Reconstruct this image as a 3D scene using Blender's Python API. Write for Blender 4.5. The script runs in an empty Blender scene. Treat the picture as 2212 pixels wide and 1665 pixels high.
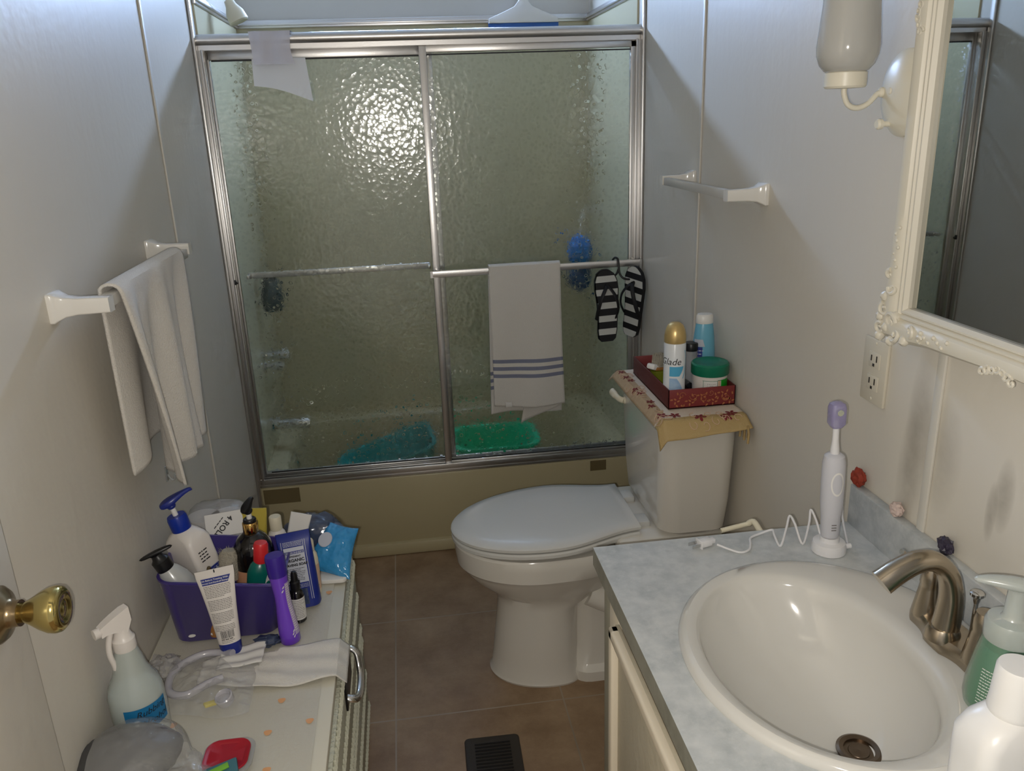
import bpy, bmesh, math, random
from math import sin, cos, pi, radians, sqrt, atan2
from mathutils import Vector, Matrix, Euler, noise as mnoise
COL = bpy.context.scene.collection
SC = bpy.context.scene
W = 1.372          # room width; y = 0 is the shower door, camera on the -y side

# ------------------------------------------------------------------ colours and materials
def lin(c):
    c = c / 255.0
    return c / 12.92 if c <= 0.04045 else ((c + 0.055) / 1.055) ** 2.4
def rgb(t):
    return (lin(t[0]), lin(t[1]), lin(t[2]), 1.0)
class NT:
    def __init__(s, m):
        s.t = m.node_tree; s.n = s.t.nodes; s.l = s.t.links
    def add(s, typ, **kw):
        n = s.n.new(typ)
        for k, v in kw.items():
            setattr(n, k, v)
        return n
    def link(s, a, b):
        s.l.new(a, b)
    def math(s, op, a, b=None):
        n = s.n.new('ShaderNodeMath'); n.operation = op
        for i, v in enumerate((a, b)):
            if v is None: continue
            if isinstance(v, (int, float)): n.inputs[i].default_value = v
            else: s.l.new(v, n.inputs[i])
        return n.outputs[0]
    def mix(s, fac, a, b):
        n = s.n.new('ShaderNodeMix'); n.data_type = 'RGBA'
        if isinstance(fac, (int, float)): n.inputs[0].default_value = fac
        else: s.l.new(fac, n.inputs[0])
        for i, v in ((6, a), (7, b)):
            if isinstance(v, tuple): n.inputs[i].default_value = v
            else: s.l.new(v, n.inputs[i])
        return n.outputs[2]
    def noise(s, scale, detail=3, rough=0.55, vec=None):
        n = s.n.new('ShaderNodeTexNoise'); n.inputs['Scale'].default_value = scale
        n.inputs['Detail'].default_value = detail; n.inputs['Roughness'].default_value = rough
        if vec is not None: s.l.new(vec, n.inputs['Vector'])
        return n.outputs['Fac']
    def coord(s):
        return s.add('ShaderNodeTexCoord').outputs['Object']
    def bump(s, h, strength, dist):
        n = s.n.new('ShaderNodeBump'); n.inputs['Strength'].default_value = strength
        n.inputs['Distance'].default_value = dist; s.l.new(h, n.inputs['Height'])
        return n.outputs['Normal']
def base(name):
    m = bpy.data.materials.new(name); m.use_nodes = True
    nt = NT(m); return m, nt, nt.n['Principled BSDF']
def mat(name, col, rough=0.5, metal=0.0, spec=0.5, var=None, bump=None, coat=0.0, trans=0.0, ior=1.45, sss=0.0, sheen=0.0):
    """var=(scale, second colour, amount); bump=(scale, strength, distance)"""
    m, nt, p = base(name)
    p.inputs['Base Color'].default_value = rgb(col)
    p.inputs['Roughness'].default_value = rough; p.inputs['Metallic'].default_value = metal
    p.inputs['Specular IOR Level'].default_value = spec; p.inputs['IOR'].default_value = ior
    p.inputs['Coat Weight'].default_value = coat; p.inputs['Coat Roughness'].default_value = 0.08
    p.inputs['Transmission Weight'].default_value = trans
    p.inputs['Sheen Weight'].default_value = sheen
    if sss:
        p.inputs['Subsurface Weight'].default_value = sss
        p.inputs['Subsurface Radius'].default_value = (0.01, 0.01, 0.01)
    if var or bump: co = nt.coord()
    if var:
        f = nt.math('MULTIPLY', nt.noise(var[0], 4, 0.6, co), var[2])
        nt.link(nt.mix(f, rgb(col), rgb(var[1])), p.inputs['Base Color'])
    if bump:
        nt.link(nt.bump(nt.noise(bump[0], 3, 0.6, co), bump[1], bump[2]), p.inputs['Normal'])
    return m
def film(name, col, opacity, rough=0.12, bumpy=None):
    """thin clear plastic: part see-through, part glossy tinted sheet"""
    m, nt, p = base(name)
    p.inputs['Base Color'].default_value = rgb(col); p.inputs['Roughness'].default_value = rough
    tr = nt.add('ShaderNodeBsdfTransparent'); gl = nt.add('ShaderNodeBsdfGlossy')
    gl.inputs['Roughness'].default_value = rough
    mx = nt.add('ShaderNodeMixShader'); mx2 = nt.add('ShaderNodeMixShader')
    mx.inputs[0].default_value = opacity
    nt.link(tr.outputs[0], mx.inputs[1]); nt.link(p.outputs[0], mx.inputs[2])
    fr = nt.add('ShaderNodeLayerWeight'); fr.inputs['Blend'].default_value = 0.5
    rf = nt.math('ADD', 0.035, nt.math('MULTIPLY', nt.math('POWER', fr.outputs['Facing'], 4.0), 0.6))
    nt.link(rf, mx2.inputs[0]); nt.link(mx.outputs[0], mx2.inputs[1]); nt.link(gl.outputs[0], mx2.inputs[2])
    if bumpy:
        b = nt.bump(nt.noise(bumpy[0], 3, 0.6, nt.coord()), bumpy[1], bumpy[2])
        nt.link(b, p.inputs['Normal']); nt.link(b, gl.inputs['Normal']); nt.link(b, fr.inputs['Normal'])
    nt.link(mx2.outputs[0], nt.n['Material Output'].inputs[0])
    return m
def emit(name, col, strength):
    m, nt, p = base(name)
    p.inputs['Base Color'].default_value = rgb(col)
    p.inputs['Emission Color'].default_value = rgb(col); p.inputs['Emission Strength'].default_value = strength
    return m
def wall_mat(name, col, stains=()):
    """painted panelling; stains = (y, z, ry, rz, amount) smudges of dirt"""
    m, nt, p = base(name)
    co = nt.coord(); n1 = nt.noise(1.6, 1, 0.5, co)
    c = nt.mix(nt.math('MULTIPLY', n1, 0.25), rgb(col), rgb((col[0]-14, col[1]-14, col[2]-18)))
    sx = nt.add('ShaderNodeSeparateXYZ'); nt.link(co, sx.inputs[0])
    n2 = nt.noise(14, 4, 0.65, co)
    for (y, z, ry, rz, a) in stains:
        dy = nt.math('DIVIDE', nt.math('SUBTRACT', sx.outputs[1], y), ry)
        dz = nt.math('DIVIDE', nt.math('SUBTRACT', sx.outputs[2], z), rz)
        d = nt.math('ADD', nt.math('MULTIPLY', dy, dy), nt.math('MULTIPLY', dz, dz))
        f = nt.math('SUBTRACT', 1.0, d); f = nt.math('MAXIMUM', f, 0.0)
        f = nt.math('MULTIPLY', nt.math('MULTIPLY', f, n2), a)
        c = nt.mix(f, c, rgb((120, 112, 98)))
    nt.link(c, p.inputs['Base Color'])
    p.inputs['Roughness'].default_value = 0.42
    p.inputs['Specular IOR Level'].default_value = 0.35
    mp = nt.add('ShaderNodeMapping'); mp.inputs['Scale'].default_value = (1, 1, 0.12); nt.link(co, mp.inputs[0])
    h = nt.math('ADD', nt.noise(55, 1, 0.5, co), nt.math('MULTIPLY', nt.noise(28, 1, 0.5, mp.outputs[0]), 1.5))
    nt.link(nt.bump(h, 0.25, 0.002), p.inputs['Normal'])
    return m
def floor_mat():
    m, nt, p = base('vinyl_tile')
    co = nt.coord(); sx = nt.add('ShaderNodeSeparateXYZ'); nt.link(co, sx.inputs[0])
    T = 0.454
    fx = nt.math('FRACT', nt.math('DIVIDE', nt.math('SUBTRACT', sx.outputs[0], 0.4537 - 10*T), T))
    fy = nt.math('FRACT', nt.math('DIVIDE', nt.math('SUBTRACT', sx.outputs[1], -0.4624 - 10*T), T))
    def edge(f):
        a = nt.math('ABSOLUTE', nt.math('SUBTRACT', f, 0.5))
        return nt.math('GREATER_THAN', a, 0.4955)
    g = nt.math('MAXIMUM', edge(fx), edge(fy))
    n1 = nt.noise(7, 8, 0.68, co); n2 = nt.noise(60, 4, 0.7, co)
    r = nt.add('ShaderNodeValToRGB'); nt.link(n1, r.inputs[0])
    r.color_ramp.elements[0].position = 0.32; r.color_ramp.elements[0].color = rgb((130, 104, 76))
    r.color_ramp.elements[1].position = 0.72; r.color_ramp.elements[1].color = rgb((172, 146, 116))
    c = nt.mix(nt.math('MULTIPLY', n2, 0.35), r.outputs[0], rgb((106, 84, 62)))
    gc = nt.mix(nt.noise(3, 1, 0.5, co), rgb((80, 64, 48)), rgb((190, 176, 156)))
    nt.link(nt.mix(g, c, gc), p.inputs['Base Color'])
    p.inputs['Roughness'].default_value = 0.5
    h = nt.math('SUBTRACT', nt.math('MULTIPLY', n2, 0.3), g)
    nt.link(nt.bump(h, 0.3, 0.002), p.inputs['Normal'])
    return m
def laminate_mat(name, c1, c2, c3):
    m, nt, p = base(name)
    co = nt.coord()
    n1 = nt.noise(16, 8, 0.62, co); n2 = nt.noise(45, 6, 0.65, co)
    r = nt.add('ShaderNodeValToRGB'); nt.link(n1, r.inputs[0])
    r.color_ramp.elements[0].position = 0.36; r.color_ramp.elements[0].color = rgb(c2)
    r.color_ramp.elements[1].position = 0.62; r.color_ramp.elements[1].color = rgb(c1)
    f = nt.math('MULTIPLY', nt.math('MAXIMUM', nt.math('SUBTRACT', n2, 0.45), 0.0), 2.2)
    nt.link(nt.mix(f, r.outputs[0], rgb(c3)), p.inputs['Base Color'])
    p.inputs['Roughness'].default_value = 0.38
    return m
def pebble_glass():
    m, nt, p = base('pebble_glass')
    p.inputs['Base Color'].default_value = (0.93, 0.95, 0.91, 1)
    p.inputs['Transmission Weight'].default_value = 1.0
    p.inputs['Roughness'].default_value = 0.125; p.inputs['IOR'].default_value = 1.56
    co = nt.coord()
    nz = nt.add('ShaderNodeTexNoise'); nz.inputs['Scale'].default_value = 38; nt.link(co, nz.inputs['Vector'])
    vm = nt.add('ShaderNodeVectorMath'); vm.operation = 'SCALE'; vm.inputs['Scale'].default_value = 0.012
    nt.link(nz.outputs['Color'], vm.inputs[0])
    va = nt.add('ShaderNodeVectorMath'); va.operation = 'ADD'; nt.link(co, va.inputs[0]); nt.link(vm.outputs[0], va.inputs[1])
    v = nt.add('ShaderNodeTexVoronoi'); v.feature = 'F1'; v.inputs['Scale'].default_value = 68
    nt.link(va.outputs[0], v.inputs['Vector'])
    h = nt.math('ADD', nt.math('MULTIPLY', v.outputs['Distance'], v.outputs['Distance']), nt.math('MULTIPLY', nt.noise(110, 1, 0.5, co), 0.3))
    b = nt.bump(h, 1.0, 0.00052)
    nt.link(b, p.inputs['Normal'])
    # the flat middle of each pebble lets light straight through, the ripples between them bend it
    tr = nt.add('ShaderNodeBsdfTransparent'); tr.inputs[0].default_value = (0.95, 0.96, 0.94, 1)
    gl = nt.add('ShaderNodeBsdfGlossy'); gl.inputs['Roughness'].default_value = 0.125; nt.link(b, gl.inputs['Normal'])
    fr = nt.add('ShaderNodeLayerWeight'); fr.inputs['Blend'].default_value = 0.5; nt.link(b, fr.inputs['Normal'])
    rf = nt.math('ADD', 0.07, nt.math('MULTIPLY', nt.math('POWER', fr.outputs['Facing'], 4.0), 0.6))
    cl = nt.add('ShaderNodeMixShader'); nt.link(rf, cl.inputs[0]); nt.link(tr.outputs[0], cl.inputs[1]); nt.link(gl.outputs[0], cl.inputs[2])
    msk = nt.math('LESS_THAN', v.outputs['Distance'], 0.40)
    mx = nt.add('ShaderNodeMixShader'); nt.link(msk, mx.inputs[0])
    nt.link(p.outputs[0], mx.inputs[1]); nt.link(cl.outputs[0], mx.inputs[2])
    nt.link(mx.outputs[0], nt.n['Material Output'].inputs[0])
    return m

MT = {}
MT['wall_l'] = wall_mat('painted_wall_left', (212, 206, 194))
MT['wall_r'] = wall_mat('painted_wall_right', (212, 206, 194), [
    (-1.60, 1.00, .035, .16, .7), (-1.585, .92, .03, .12, .6), (-1.66, .985, .05, .10, .5), (-1.80, .985, .02, .06, .9), (-1.78, .95, .012, .05, .8)])
MT['ceil'] = mat('ceiling_paint', (225, 222, 214), 0.7)
MT['floor'] = floor_mat()
MT['white_trim'] = mat('white_trim', (206, 202, 192), 0.4)
MT['alu'] = mat('brushed_aluminium', (214, 212, 210), 0.32, 1.0, bump=(220, .12, .001))
MT['alu_dark'] = mat('dark_gasket', (34, 34, 36), 0.5)
MT['tub'] = mat('gold_tub_enamel', (186, 175, 140), 0.28, var=(3, (174, 162, 128), .5))
MT['surround'] = mat('beige_surround_panel', (198, 191, 160), 0.3, var=(1.2, (188, 180, 150), .5))
MT['upper'] = mat('upper_tub_wall_paint', (205, 203, 198), 0.4)
MT['chrome'] = mat('chrome', (215, 215, 215), 0.1, 1.0)
MT['porcelain'] = mat('white_porcelain', (216, 212, 203), 0.12, coat=.3)
MT['sink'] = mat('cream_porcelain', (206, 204, 198), 0.1, coat=.4)
MT['seat'] = mat('white_toilet_plastic', (205, 205, 201), 0.22)
MT['nickel'] = mat('brushed_nickel', (176, 164, 146), 0.24, 1.0)
MT['brass'] = mat('polished_brass', (196, 178, 116), 0.14, 1.0)
MT['brass_dark'] = mat('tarnished_brass', (150, 130, 100), 0.25, 1.0)
MT['cream'] = mat('cream_paint', (214, 208, 192), 0.4)
MT['cream2'] = mat('cream_lamp_paint', (226, 220, 202), 0.35)
MT['milk'] = mat('milk_glass', (184, 183, 178), 0.12, coat=.5, sss=.2)
MT['mirror'] = mat('silvered_mirror', (205, 205, 200), 0.012, 1.0)
MT['white_pl'] = mat('white_plastic', (226, 224, 220), 0.3)
MT['cer'] = mat('white_ceramic', (222, 219, 212), 0.15, coat=.3)
MT['acr'] = mat('grey_white_bar', (190, 188, 182), 0.25)
MT['towel_w'] = mat('white_terry', (216, 212, 204), 0.95, sheen=.3, bump=(420, .55, .004))
MT['towel_g'] = mat('cream_terry', (214, 209, 200), 0.95, sheen=.3, bump=(330, .6, .005))
MT['stripe'] = mat('grey_blue_stripe', (128, 132, 152), 0.95, bump=(420, .5, .004))
MT['sheer'] = film('sheer_white_cloth', (228, 226, 236), 0.72, 0.8)
MT['sheet'] = film('white_tissue', (240, 242, 246), 0.9, 0.8)
MT['black'] = mat('black_plastic', (20, 20, 22), 0.35)
MT['black_g'] = mat('black_gloss', (16, 13, 14), 0.12, coat=.5)
MT['rubber'] = mat('black_rubber', (22, 23, 28), 0.6)
MT['foam_w'] = mat('pale_stripe_foam', (196, 198, 194), 0.7)
MT['navy'] = mat('navy_plastic', (32, 46, 128), 0.3)
MT['blue'] = mat('blue_plastic', (18, 48, 150), 0.3)
MT['blue2'] = mat('squeegee_blue', (40, 90, 160), 0.4)
MT['white_lot'] = mat('white_bottle', (222, 216, 210), 0.32)
MT['clear_lot'] = film('cloudy_bottle', (190, 192, 190), 0.86, 0.2)
MT['purple'] = film('purple_bin_plastic', (64, 51, 126), 0.93, 0.3)
MT['purple2'] = mat('violet_bottle', (112, 66, 198), 0.22, coat=.3)
MT['purple3'] = mat('deep_violet_cap', (58, 36, 140), 0.25)
MT['lav'] = mat('lavender_print', (176, 160, 200), 0.5)
MT['gold'] = mat('gold_metal', (212, 170, 100), 0.12, 1.0)
MT['goldtube'] = mat('mustard_tube', (190, 172, 72), 0.35)
MT['rose'] = mat('rose_gold_label', (206, 152, 118), 0.4)
MT['red'] = mat('red_cap', (205, 42, 46), 0.35)
MT['green_b'] = mat('green_bottle', (10, 96, 88), 0.25)
MT['pouch'] = mat('navy_pouch', (28, 44, 130), 0.3)
MT['label_w'] = mat('white_label', (214, 212, 208), 0.5)
MT['label_g'] = mat('pale_grey_label', (186, 190, 202), 0.5)
MT['ink'] = mat('dark_ink', (30, 30, 34), 0.6)
MT['ink_b'] = mat('blue_ink', (36, 50, 130), 0.6)
MT['ink_g'] = mat('grey_ink', (112, 108, 106), 0.7)
MT['peach'] = mat('peach_label', (206, 174, 148), 0.5)
MT['cream_b'] = mat('cream_bottle', (218, 210, 186), 0.35)
MT['wipes'] = mat('blue_wrapper', (30, 128, 190), 0.15, var=(9, (90, 170, 215), .55), bump=(16, .7, .02))
MT['bagblue'] = film('smoky_blue_bag', (64, 76, 104), 0.78, 0.15, (18, .6, .006))
MT['clear'] = film('clear_plastic', (206, 206, 204), 0.25, 0.09, (24, .8, .008))
MT['clear2'] = film('clear_wrap', (198, 196, 196), 0.34, 0.1, (26, .6, .004))
MT['greybag'] = mat('dark_grey_pouch', (62, 63, 66), 0.5, var=(7, (84, 82, 80), .8))
MT['tealcard'] = mat('teal_card', (66, 112, 122), 0.5)
MT['limecard'] = mat('lime_card', (116, 176, 58), 0.5)
MT['redlid'] = mat('dark_red_lid', (160, 24, 40), 0.3)
MT['bristle'] = mat('pale_bristles', (196, 188, 170), 0.9, bump=(300, .9, .01))
MT['spray_body'] = film('cloudy_spray_bottle', (196, 204, 198), 0.62, 0.25)
MT['liquid'] = mat('pale_liquid', (190, 206, 210), 0.3)
MT['tape_blue'] = mat('blue_tape', (24, 110, 160), 0.5)
MT['tape_clear'] = film('old_packing_tape', (134, 114, 70), 0.42, 0.2)
MT['dresser'] = mat('dresser_white', (206, 202, 186), 0.5)
MT['dresser_emb'] = mat('embossed_white', (196, 196, 178), 0.6, bump=(90, .9, .006))
MT['liner'] = mat('shelf_liner', (194, 190, 176), 0.28, bump=(160, .35, .002))
MT['orange'] = mat('orange_dot', (218, 162, 112), 0.4)
MT['counter'] = laminate_mat('speckled_laminate', (194, 197, 197), (168, 173, 174), (210, 211, 209))
MT['counter_e'] = laminate_mat('laminate_edge', (152, 152, 140), (132, 132, 120), (166, 166, 152))
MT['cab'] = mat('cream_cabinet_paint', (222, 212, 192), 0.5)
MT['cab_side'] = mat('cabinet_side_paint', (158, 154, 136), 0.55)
MT['cab_panel'] = mat('cabinet_panel_paint', (186, 178, 158), 0.5, bump=(40, .5, .004))
MT['tray'] = mat('burgundy_paper', (120, 44, 44), 0.5)
MT['tray_in'] = mat('dark_burgundy_paper', (92, 40, 36), 0.6)
MT['tray_gold'] = mat('gold_print', (166, 104, 66), 0.45)
MT['run_c'] = mat('cream_cloth', (216, 204, 188), 0.9, bump=(300, .4, .003))
MT['run_g'] = mat('gold_satin', (178, 152, 102), 0.5, bump=(240, .4, .003))
MT['run_t'] = mat('tan_border_cloth', (196, 172, 138), 0.7, var=(60, (150, 116, 82), .7))
MT['burg'] = mat('burgundy_thread', (120, 34, 40), 0.8)
MT['can_w'] = mat('aerosol_white', (222, 226, 230), 0.25)
MT['can_g'] = mat('champagne_gold_cap', (206, 178, 120), 0.3, .55)
MT['sky1'] = mat('swoosh_blue', (86, 172, 212), 0.3)
MT['sky2'] = mat('cloud_blue', (96, 150, 206), 0.3, var=(40, (200, 220, 236), 1.0))
MT['aqua'] = mat('aqua_bottle', (112, 178, 204), 0.3)
MT['lid_gr'] = mat('dark_green_lid', (14, 112, 84), 0.35)
MT['lab_gr'] = mat('bright_green_print', (20, 150, 34), 0.4)
MT['olive'] = mat('olive_candle', (112, 120, 34), 0.25)
MT['tan'] = mat('tan_wood', (170, 116, 62), 0.5)
MT['clear_jar'] = film('clear_jar', (186, 188, 186), 0.55, 0.1)
MT['vent'] = mat('brown_register', (44, 38, 32), 0.5)
MT['vent_d'] = mat('register_slot', (14, 12, 10), 0.8)
MT['tb_w'] = mat('toothbrush_white', (220, 219, 220), 0.3)
MT['tb_g'] = mat('toothbrush_grey', (198, 198, 204), 0.35)
MT['lilac'] = film('lilac_cover', (158, 150, 196), 0.55, 0.15)
MT['yellow_br'] = mat('yellow_white_bristles', (214, 208, 130), 0.8, var=(500, (70, 110, 190), .9))
MT['bronze'] = mat('dark_bronze', (112, 98, 84), 0.35, 1.0)
MT['rock_r'] = mat('red_stone', (150, 56, 34), 0.75, var=(60, (110, 38, 26), .8))
MT['rock_p'] = mat('pale_pink_stone', (206, 188, 178), 0.7, var=(60, (180, 156, 150), .8))
MT['rock_b'] = mat('black_stone', (34, 32, 44), 0.35, var=(50, (70, 60, 84), .8))
MT['soap_cl'] = film('clear_soap_bottle', (150, 190, 160), 0.35, 0.08)
MT['soap_gr'] = mat('green_soap', (36, 112, 62), 0.25, var=(18, (24, 84, 90), .9))
MT['pump_cl'] = film('frosted_pump', (200, 206, 200), 0.62, 0.25)
MT['teal'] = mat('teal_plastic', (12, 150, 150), 0.35)
MT['green_bk'] = mat('green_tub_plastic', (28, 196, 146), 0.35)
MT['pouf'] = mat('blue_pouf', (28, 116, 190), 0.8)
MT['pouf2'] = mat('dark_blue_pouf', (54, 84, 120), 0.8)
MT['darkteal'] = mat('dark_teal_bottle', (22, 62, 70), 0.3)
MT['tubing'] = film('milky_tubing', (206, 204, 212), 0.6, 0.2)
MT['yellow'] = mat('yellow_plastic', (222, 204, 50), 0.4)
MT['outlet'] = mat('ivory_outlet', (206, 199, 182), 0.4)
MT['slot'] = mat('outlet_slot', (40, 36, 32), 0.7)
MT['glass'] = pebble_glass()
MT['hall_wall'] = mat('dull_hall_wall', (170, 160, 146), 0.8)  # plain duller hall wall colour, not assigned to any object
MT['knob_w'] = mat('white_pull', (226, 216, 200), 0.35)

# ------------------------------------------------------------------ mesh builder
class MB:
    def __init__(s, xf=None):
        s.v = []; s.f = []; s.mi = []; s.xf = xf
    def add(s, vs, fs, mi=0, xf=None):
        o = len(s.v)
        for p in vs:
            p = Vector(p)
            if xf is not None: p = xf @ p
            if s.xf is not None: p = s.xf @ p
            s.v.append(p)
        for i, f in enumerate(fs):
            s.f.append(tuple(o + k for k in f))
            s.mi.append(mi[i] if isinstance(mi, list) else mi)
        return s
    def bm(s, b, mi=0, xf=None):
        b.verts.index_update()
        s.add([v.co.copy() for v in b.verts], [[v.index for v in f.verts] for f in b.faces], mi, xf); b.free(); return s
    def box(s, a, c, bev=0.0, mi=0, seg=2, xf=None):
        b = bmesh.new(); bmesh.ops.create_cube(b, size=1.0)
        for v in b.verts:
            for i in range(3):
                v.co[i] = a[i] if v.co[i] < 0 else c[i]
        if bev > 0:
            bmesh.ops.bevel(b, geom=b.edges[:], offset=bev, segments=seg, affect='EDGES', profile=0.5, clamp_overlap=True)
        return s.bm(b, mi, xf)
    def rings(s, rings, mi=0, cap=(True, True), closed=True, xf=None):
        n = len(rings[0]); vs = [p for r in rings for p in r]; fs = []
        m = n if closed else n - 1
        for i in range(len(rings) - 1):
            for k in range(m):
                k2 = (k + 1) % n
                fs.append((i*n + k, i*n + k2, (i+1)*n + k2, (i+1)*n + k))
        mm = [mi[i // m] for i in range(len(fs))] if isinstance(mi, list) else [mi] * len(fs)
        if cap[0]: fs.append(tuple(range(n - 1, -1, -1))); mm.append(mm[0])
        if cap[1]: fs.append(tuple((len(rings)-1)*n + k for k in range(n))); mm.append(mm[len(fs)-2] if not isinstance(mi, list) else mi[-1])
        return s.add(vs, fs, mm, xf)
    def lathe(s, prof, n=32, c=(0, 0, 0), mi=0, sx=1.0, sy=1.0, xf=None, cap=(True, True)):
        rs = []
        for (r, z) in prof:
            r = max(r, 1e-5)
            rs.append([(c[0] + r*sx*cos(2*pi*k/n), c[1] + r*sy*sin(2*pi*k/n), c[2] + z) for k in range(n)])
        return s.rings(rs, mi, cap, True, xf)
    def tube(s, pts, r, n=12, mi=0, cap=(True, True), flat=1.0, xf=None):
        pts = [Vector(p) for p in pts]; rs = []
        up = None
        for i, p in enumerate(pts):
            if i == 0: t = pts[1] - p
            elif i == len(pts) - 1: t = p - pts[i-1]
            else: t = pts[i+1] - pts[i-1]
            t.normalize()
            if up is None:
                up = Vector((0, 0, 1)) if abs(t.z) < 0.9 else Vector((1, 0, 0))
            side = t.cross(up).normalized(); up = side.cross(t).normalized()
            rr = r[i] if isinstance(r, (list, tuple)) else r
            rs.append([p + side*rr*cos(2*pi*k/n) + up*rr*flat*sin(2*pi*k/n) for k in range(n)])
        return s.rings(rs, mi, cap, True, xf)
    def prism(s, out, z0, z1, mi=0, bev=0.0, xf=None):
        """2-D outline (x,y) extruded in z"""
        b = bmesh.new(); vs = [b.verts.new((p[0], p[1], z0)) for p in out]
        f = b.faces.new(vs); r = bmesh.ops.extrude_face_region(b, geom=[f])
        for v in [g for g in r['geom'] if isinstance(g, bmesh.types.BMVert)]: v.co.z = z1
        bmesh.ops.recalc_face_normals(b, faces=b.faces[:])
        if bev > 0:
            es = [e for e in b.edges if abs(e.verts[0].co.z - e.verts[1].co.z) < 1e-7]
            bmesh.ops.bevel(b, geom=es, offset=bev, segments=2, affect='EDGES', profile=0.5, clamp_overlap=True)
        return s.bm(b, mi, xf)
    def grid(s, fn, nu, nv, mi=0, xf=None):
        vs = [fn(i / nu, j / nv) for j in range(nv + 1) for i in range(nu + 1)]
        fs = []; ms = []
        for j in range(nv):
            for i in range(nu):
                a = j*(nu+1) + i
                fs.append((a, a+1, a+nu+2, a+nu+1)); ms.append(mi((i+.5)/nu, (j+.5)/nv) if callable(mi) else mi)
        return s.add(vs, fs, ms, xf)
    def sphere(s, c, r, n=20, m=12, mi=0, xf=None, fn=None):
        rs = []
        rx, ry, rz = r if isinstance(r, (tuple, list)) else (r, r, r)
        for i in range(m + 1):
            a = -pi/2 + pi*i/m; ring = []
            for k in range(n):
                b = 2*pi*k/n; d = Vector((max(cos(a), 1e-4)*cos(b), max(cos(a), 1e-4)*sin(b), sin(a)))
                q = fn(d) if fn else 1.0
                ring.append((c[0] + rx*d.x*q, c[1] + ry*d.y*q, c[2] + rz*d.z*q))
            rs.append(ring)
        return s.rings(rs, mi, (True, True), True, xf)
    def build(s, name, mats, parent=None, loc=None, angle=38, solid=None, subsurf=0, normals=True):
        if not isinstance(mats, (list, tuple)): mats = [mats]
        off = Vector(parent_world(parent)) if parent is not None else Vector(loc if loc else (0, 0, 0))
        me = bpy.data.meshes.new(name); me.from_pydata([tuple(p - off) for p in s.v], [], s.f)
        for m in mats: me.materials.append(MT[m] if isinstance(m, str) else m)
        for i, p in enumerate(me.polygons): p.material_index = s.mi[i]
        me.validate(); me.update()
        if normals:
            b = bmesh.new(); b.from_mesh(me); bmesh.ops.remove_doubles(b, verts=b.verts[:], dist=1e-6)
            bmesh.ops.recalc_face_normals(b, faces=b.faces[:]); b.to_mesh(me); b.free()
        me.polygons.foreach_set('use_smooth', [True]*len(me.polygons))
        me.set_sharp_from_angle(angle=radians(angle))
        o = bpy.data.objects.new(name, me); COL.objects.link(o)
        if parent is not None: o.parent = parent
        else: o.location = off
        if solid:
            md = o.modifiers.new('thick', 'SOLIDIFY'); md.thickness = solid; md.offset = 0.0
        if subsurf:
            md = o.modifiers.new('smooth', 'SUBSURF'); md.levels = subsurf; md.render_levels = subsurf
        return o
def parent_world(p):
    v = Vector((0, 0, 0))
    while p is not None:
        v = v + p.location; p = p.parent
    return v
def tag(o, label, cat, group=None, kind=None):
    if label: o['label'] = label
    if cat: o['category'] = cat
    if group: o['group'] = group
    if kind: o['kind'] = kind
    return o
def thing(name, label, cat, loc, group=None):
    o = bpy.data.objects.new(name, None); o.empty_display_size = 0.05; COL.objects.link(o)
    o.location = loc; return tag(o, label, cat, group)
def struct(o, label=None):
    o['kind'] = 'structure'
    if label: o['label'] = label
    return o
def TR(loc, rx=0, ry=0, rz=0):
    return Matrix.Translation(Vector(loc)) @ Euler((radians(rx), radians(ry), radians(rz)), 'XYZ').to_matrix().to_4x4()
def rrect(x0, y0, x1, y1, r, n=6):
    pts = []
    for (cx, cy, a0) in ((x1-r, y1-r, 0), (x0+r, y1-r, pi/2), (x0+r, y0+r, pi), (x1-r, y0+r, 3*pi/2)):
        for k in range(n + 1):
            a = a0 + (pi/2)*k/n; pts.append((cx + r*cos(a), cy + r*sin(a)))
    return pts
def superell(cx, cy, a, b, p=2.0, n=48):
    out = []
    for k in range(n):
        t = 2*pi*k/n; c, s = cos(t), sin(t)
        out.append((cx + a*abs(c)**(2/p)*(1 if c >= 0 else -1), cy + b*abs(s)**(2/p)*(1 if s >= 0 else -1)))
    return out
def smooth_path(pts, n=8):
    """Catmull-Rom through the points"""
    P = [Vector(p) for p in pts]; out = []
    for i in range(len(P) - 1):
        p0 = P[max(i-1, 0)]; p1 = P[i]; p2 = P[i+1]; p3 = P[min(i+2, len(P)-1)]
        for k in range(n):
            t = k / n
            out.append(0.5*((2*p1) + (p2-p0)*t + (2*p0-5*p1+4*p2-p3)*t*t + (3*p1-p0-3*p2+p3)*t**3))
    out.append(P[-1]); return out
def text_geo(s, size, shear=0.0, align='CENTER', bold=0.0):
    cu = bpy.data.curves.new('lettering', 'FONT'); cu.body = s; cu.size = size; cu.shear = shear
    cu.align_x = align; cu.align_y = 'CENTER'; cu.resolution_u = 3; cu.offset = bold
    o = bpy.data.objects.new('lettering', cu); COL.objects.link(o)
    dg = bpy.context.evaluated_depsgraph_get(); me = bpy.data.meshes.new_from_object(o.evaluated_get(dg))
    vs = [v.co.copy() for v in me.vertices]; fs = [tuple(p.vertices) for p in me.polygons]
    bpy.data.objects.remove(o); bpy.data.curves.remove(cu); bpy.data.meshes.remove(me)
    return vs, fs
def text(mb, s, size, fn, mi=0, **kw):
    vs, fs = text_geo(s, size, **kw)
    mb.add([fn(v.x, v.y) for v in vs], fs, mi); return mb
def quad_on(mb, fn, u0, v0, u1, v1, mi=0, nu=1):
    """flat or curved patch through fn(u,v)"""
    return mb.grid(lambda a, b: fn(u0 + (u1-u0)*a, v0 + (v1-v0)*b), nu, 1, mi)
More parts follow.
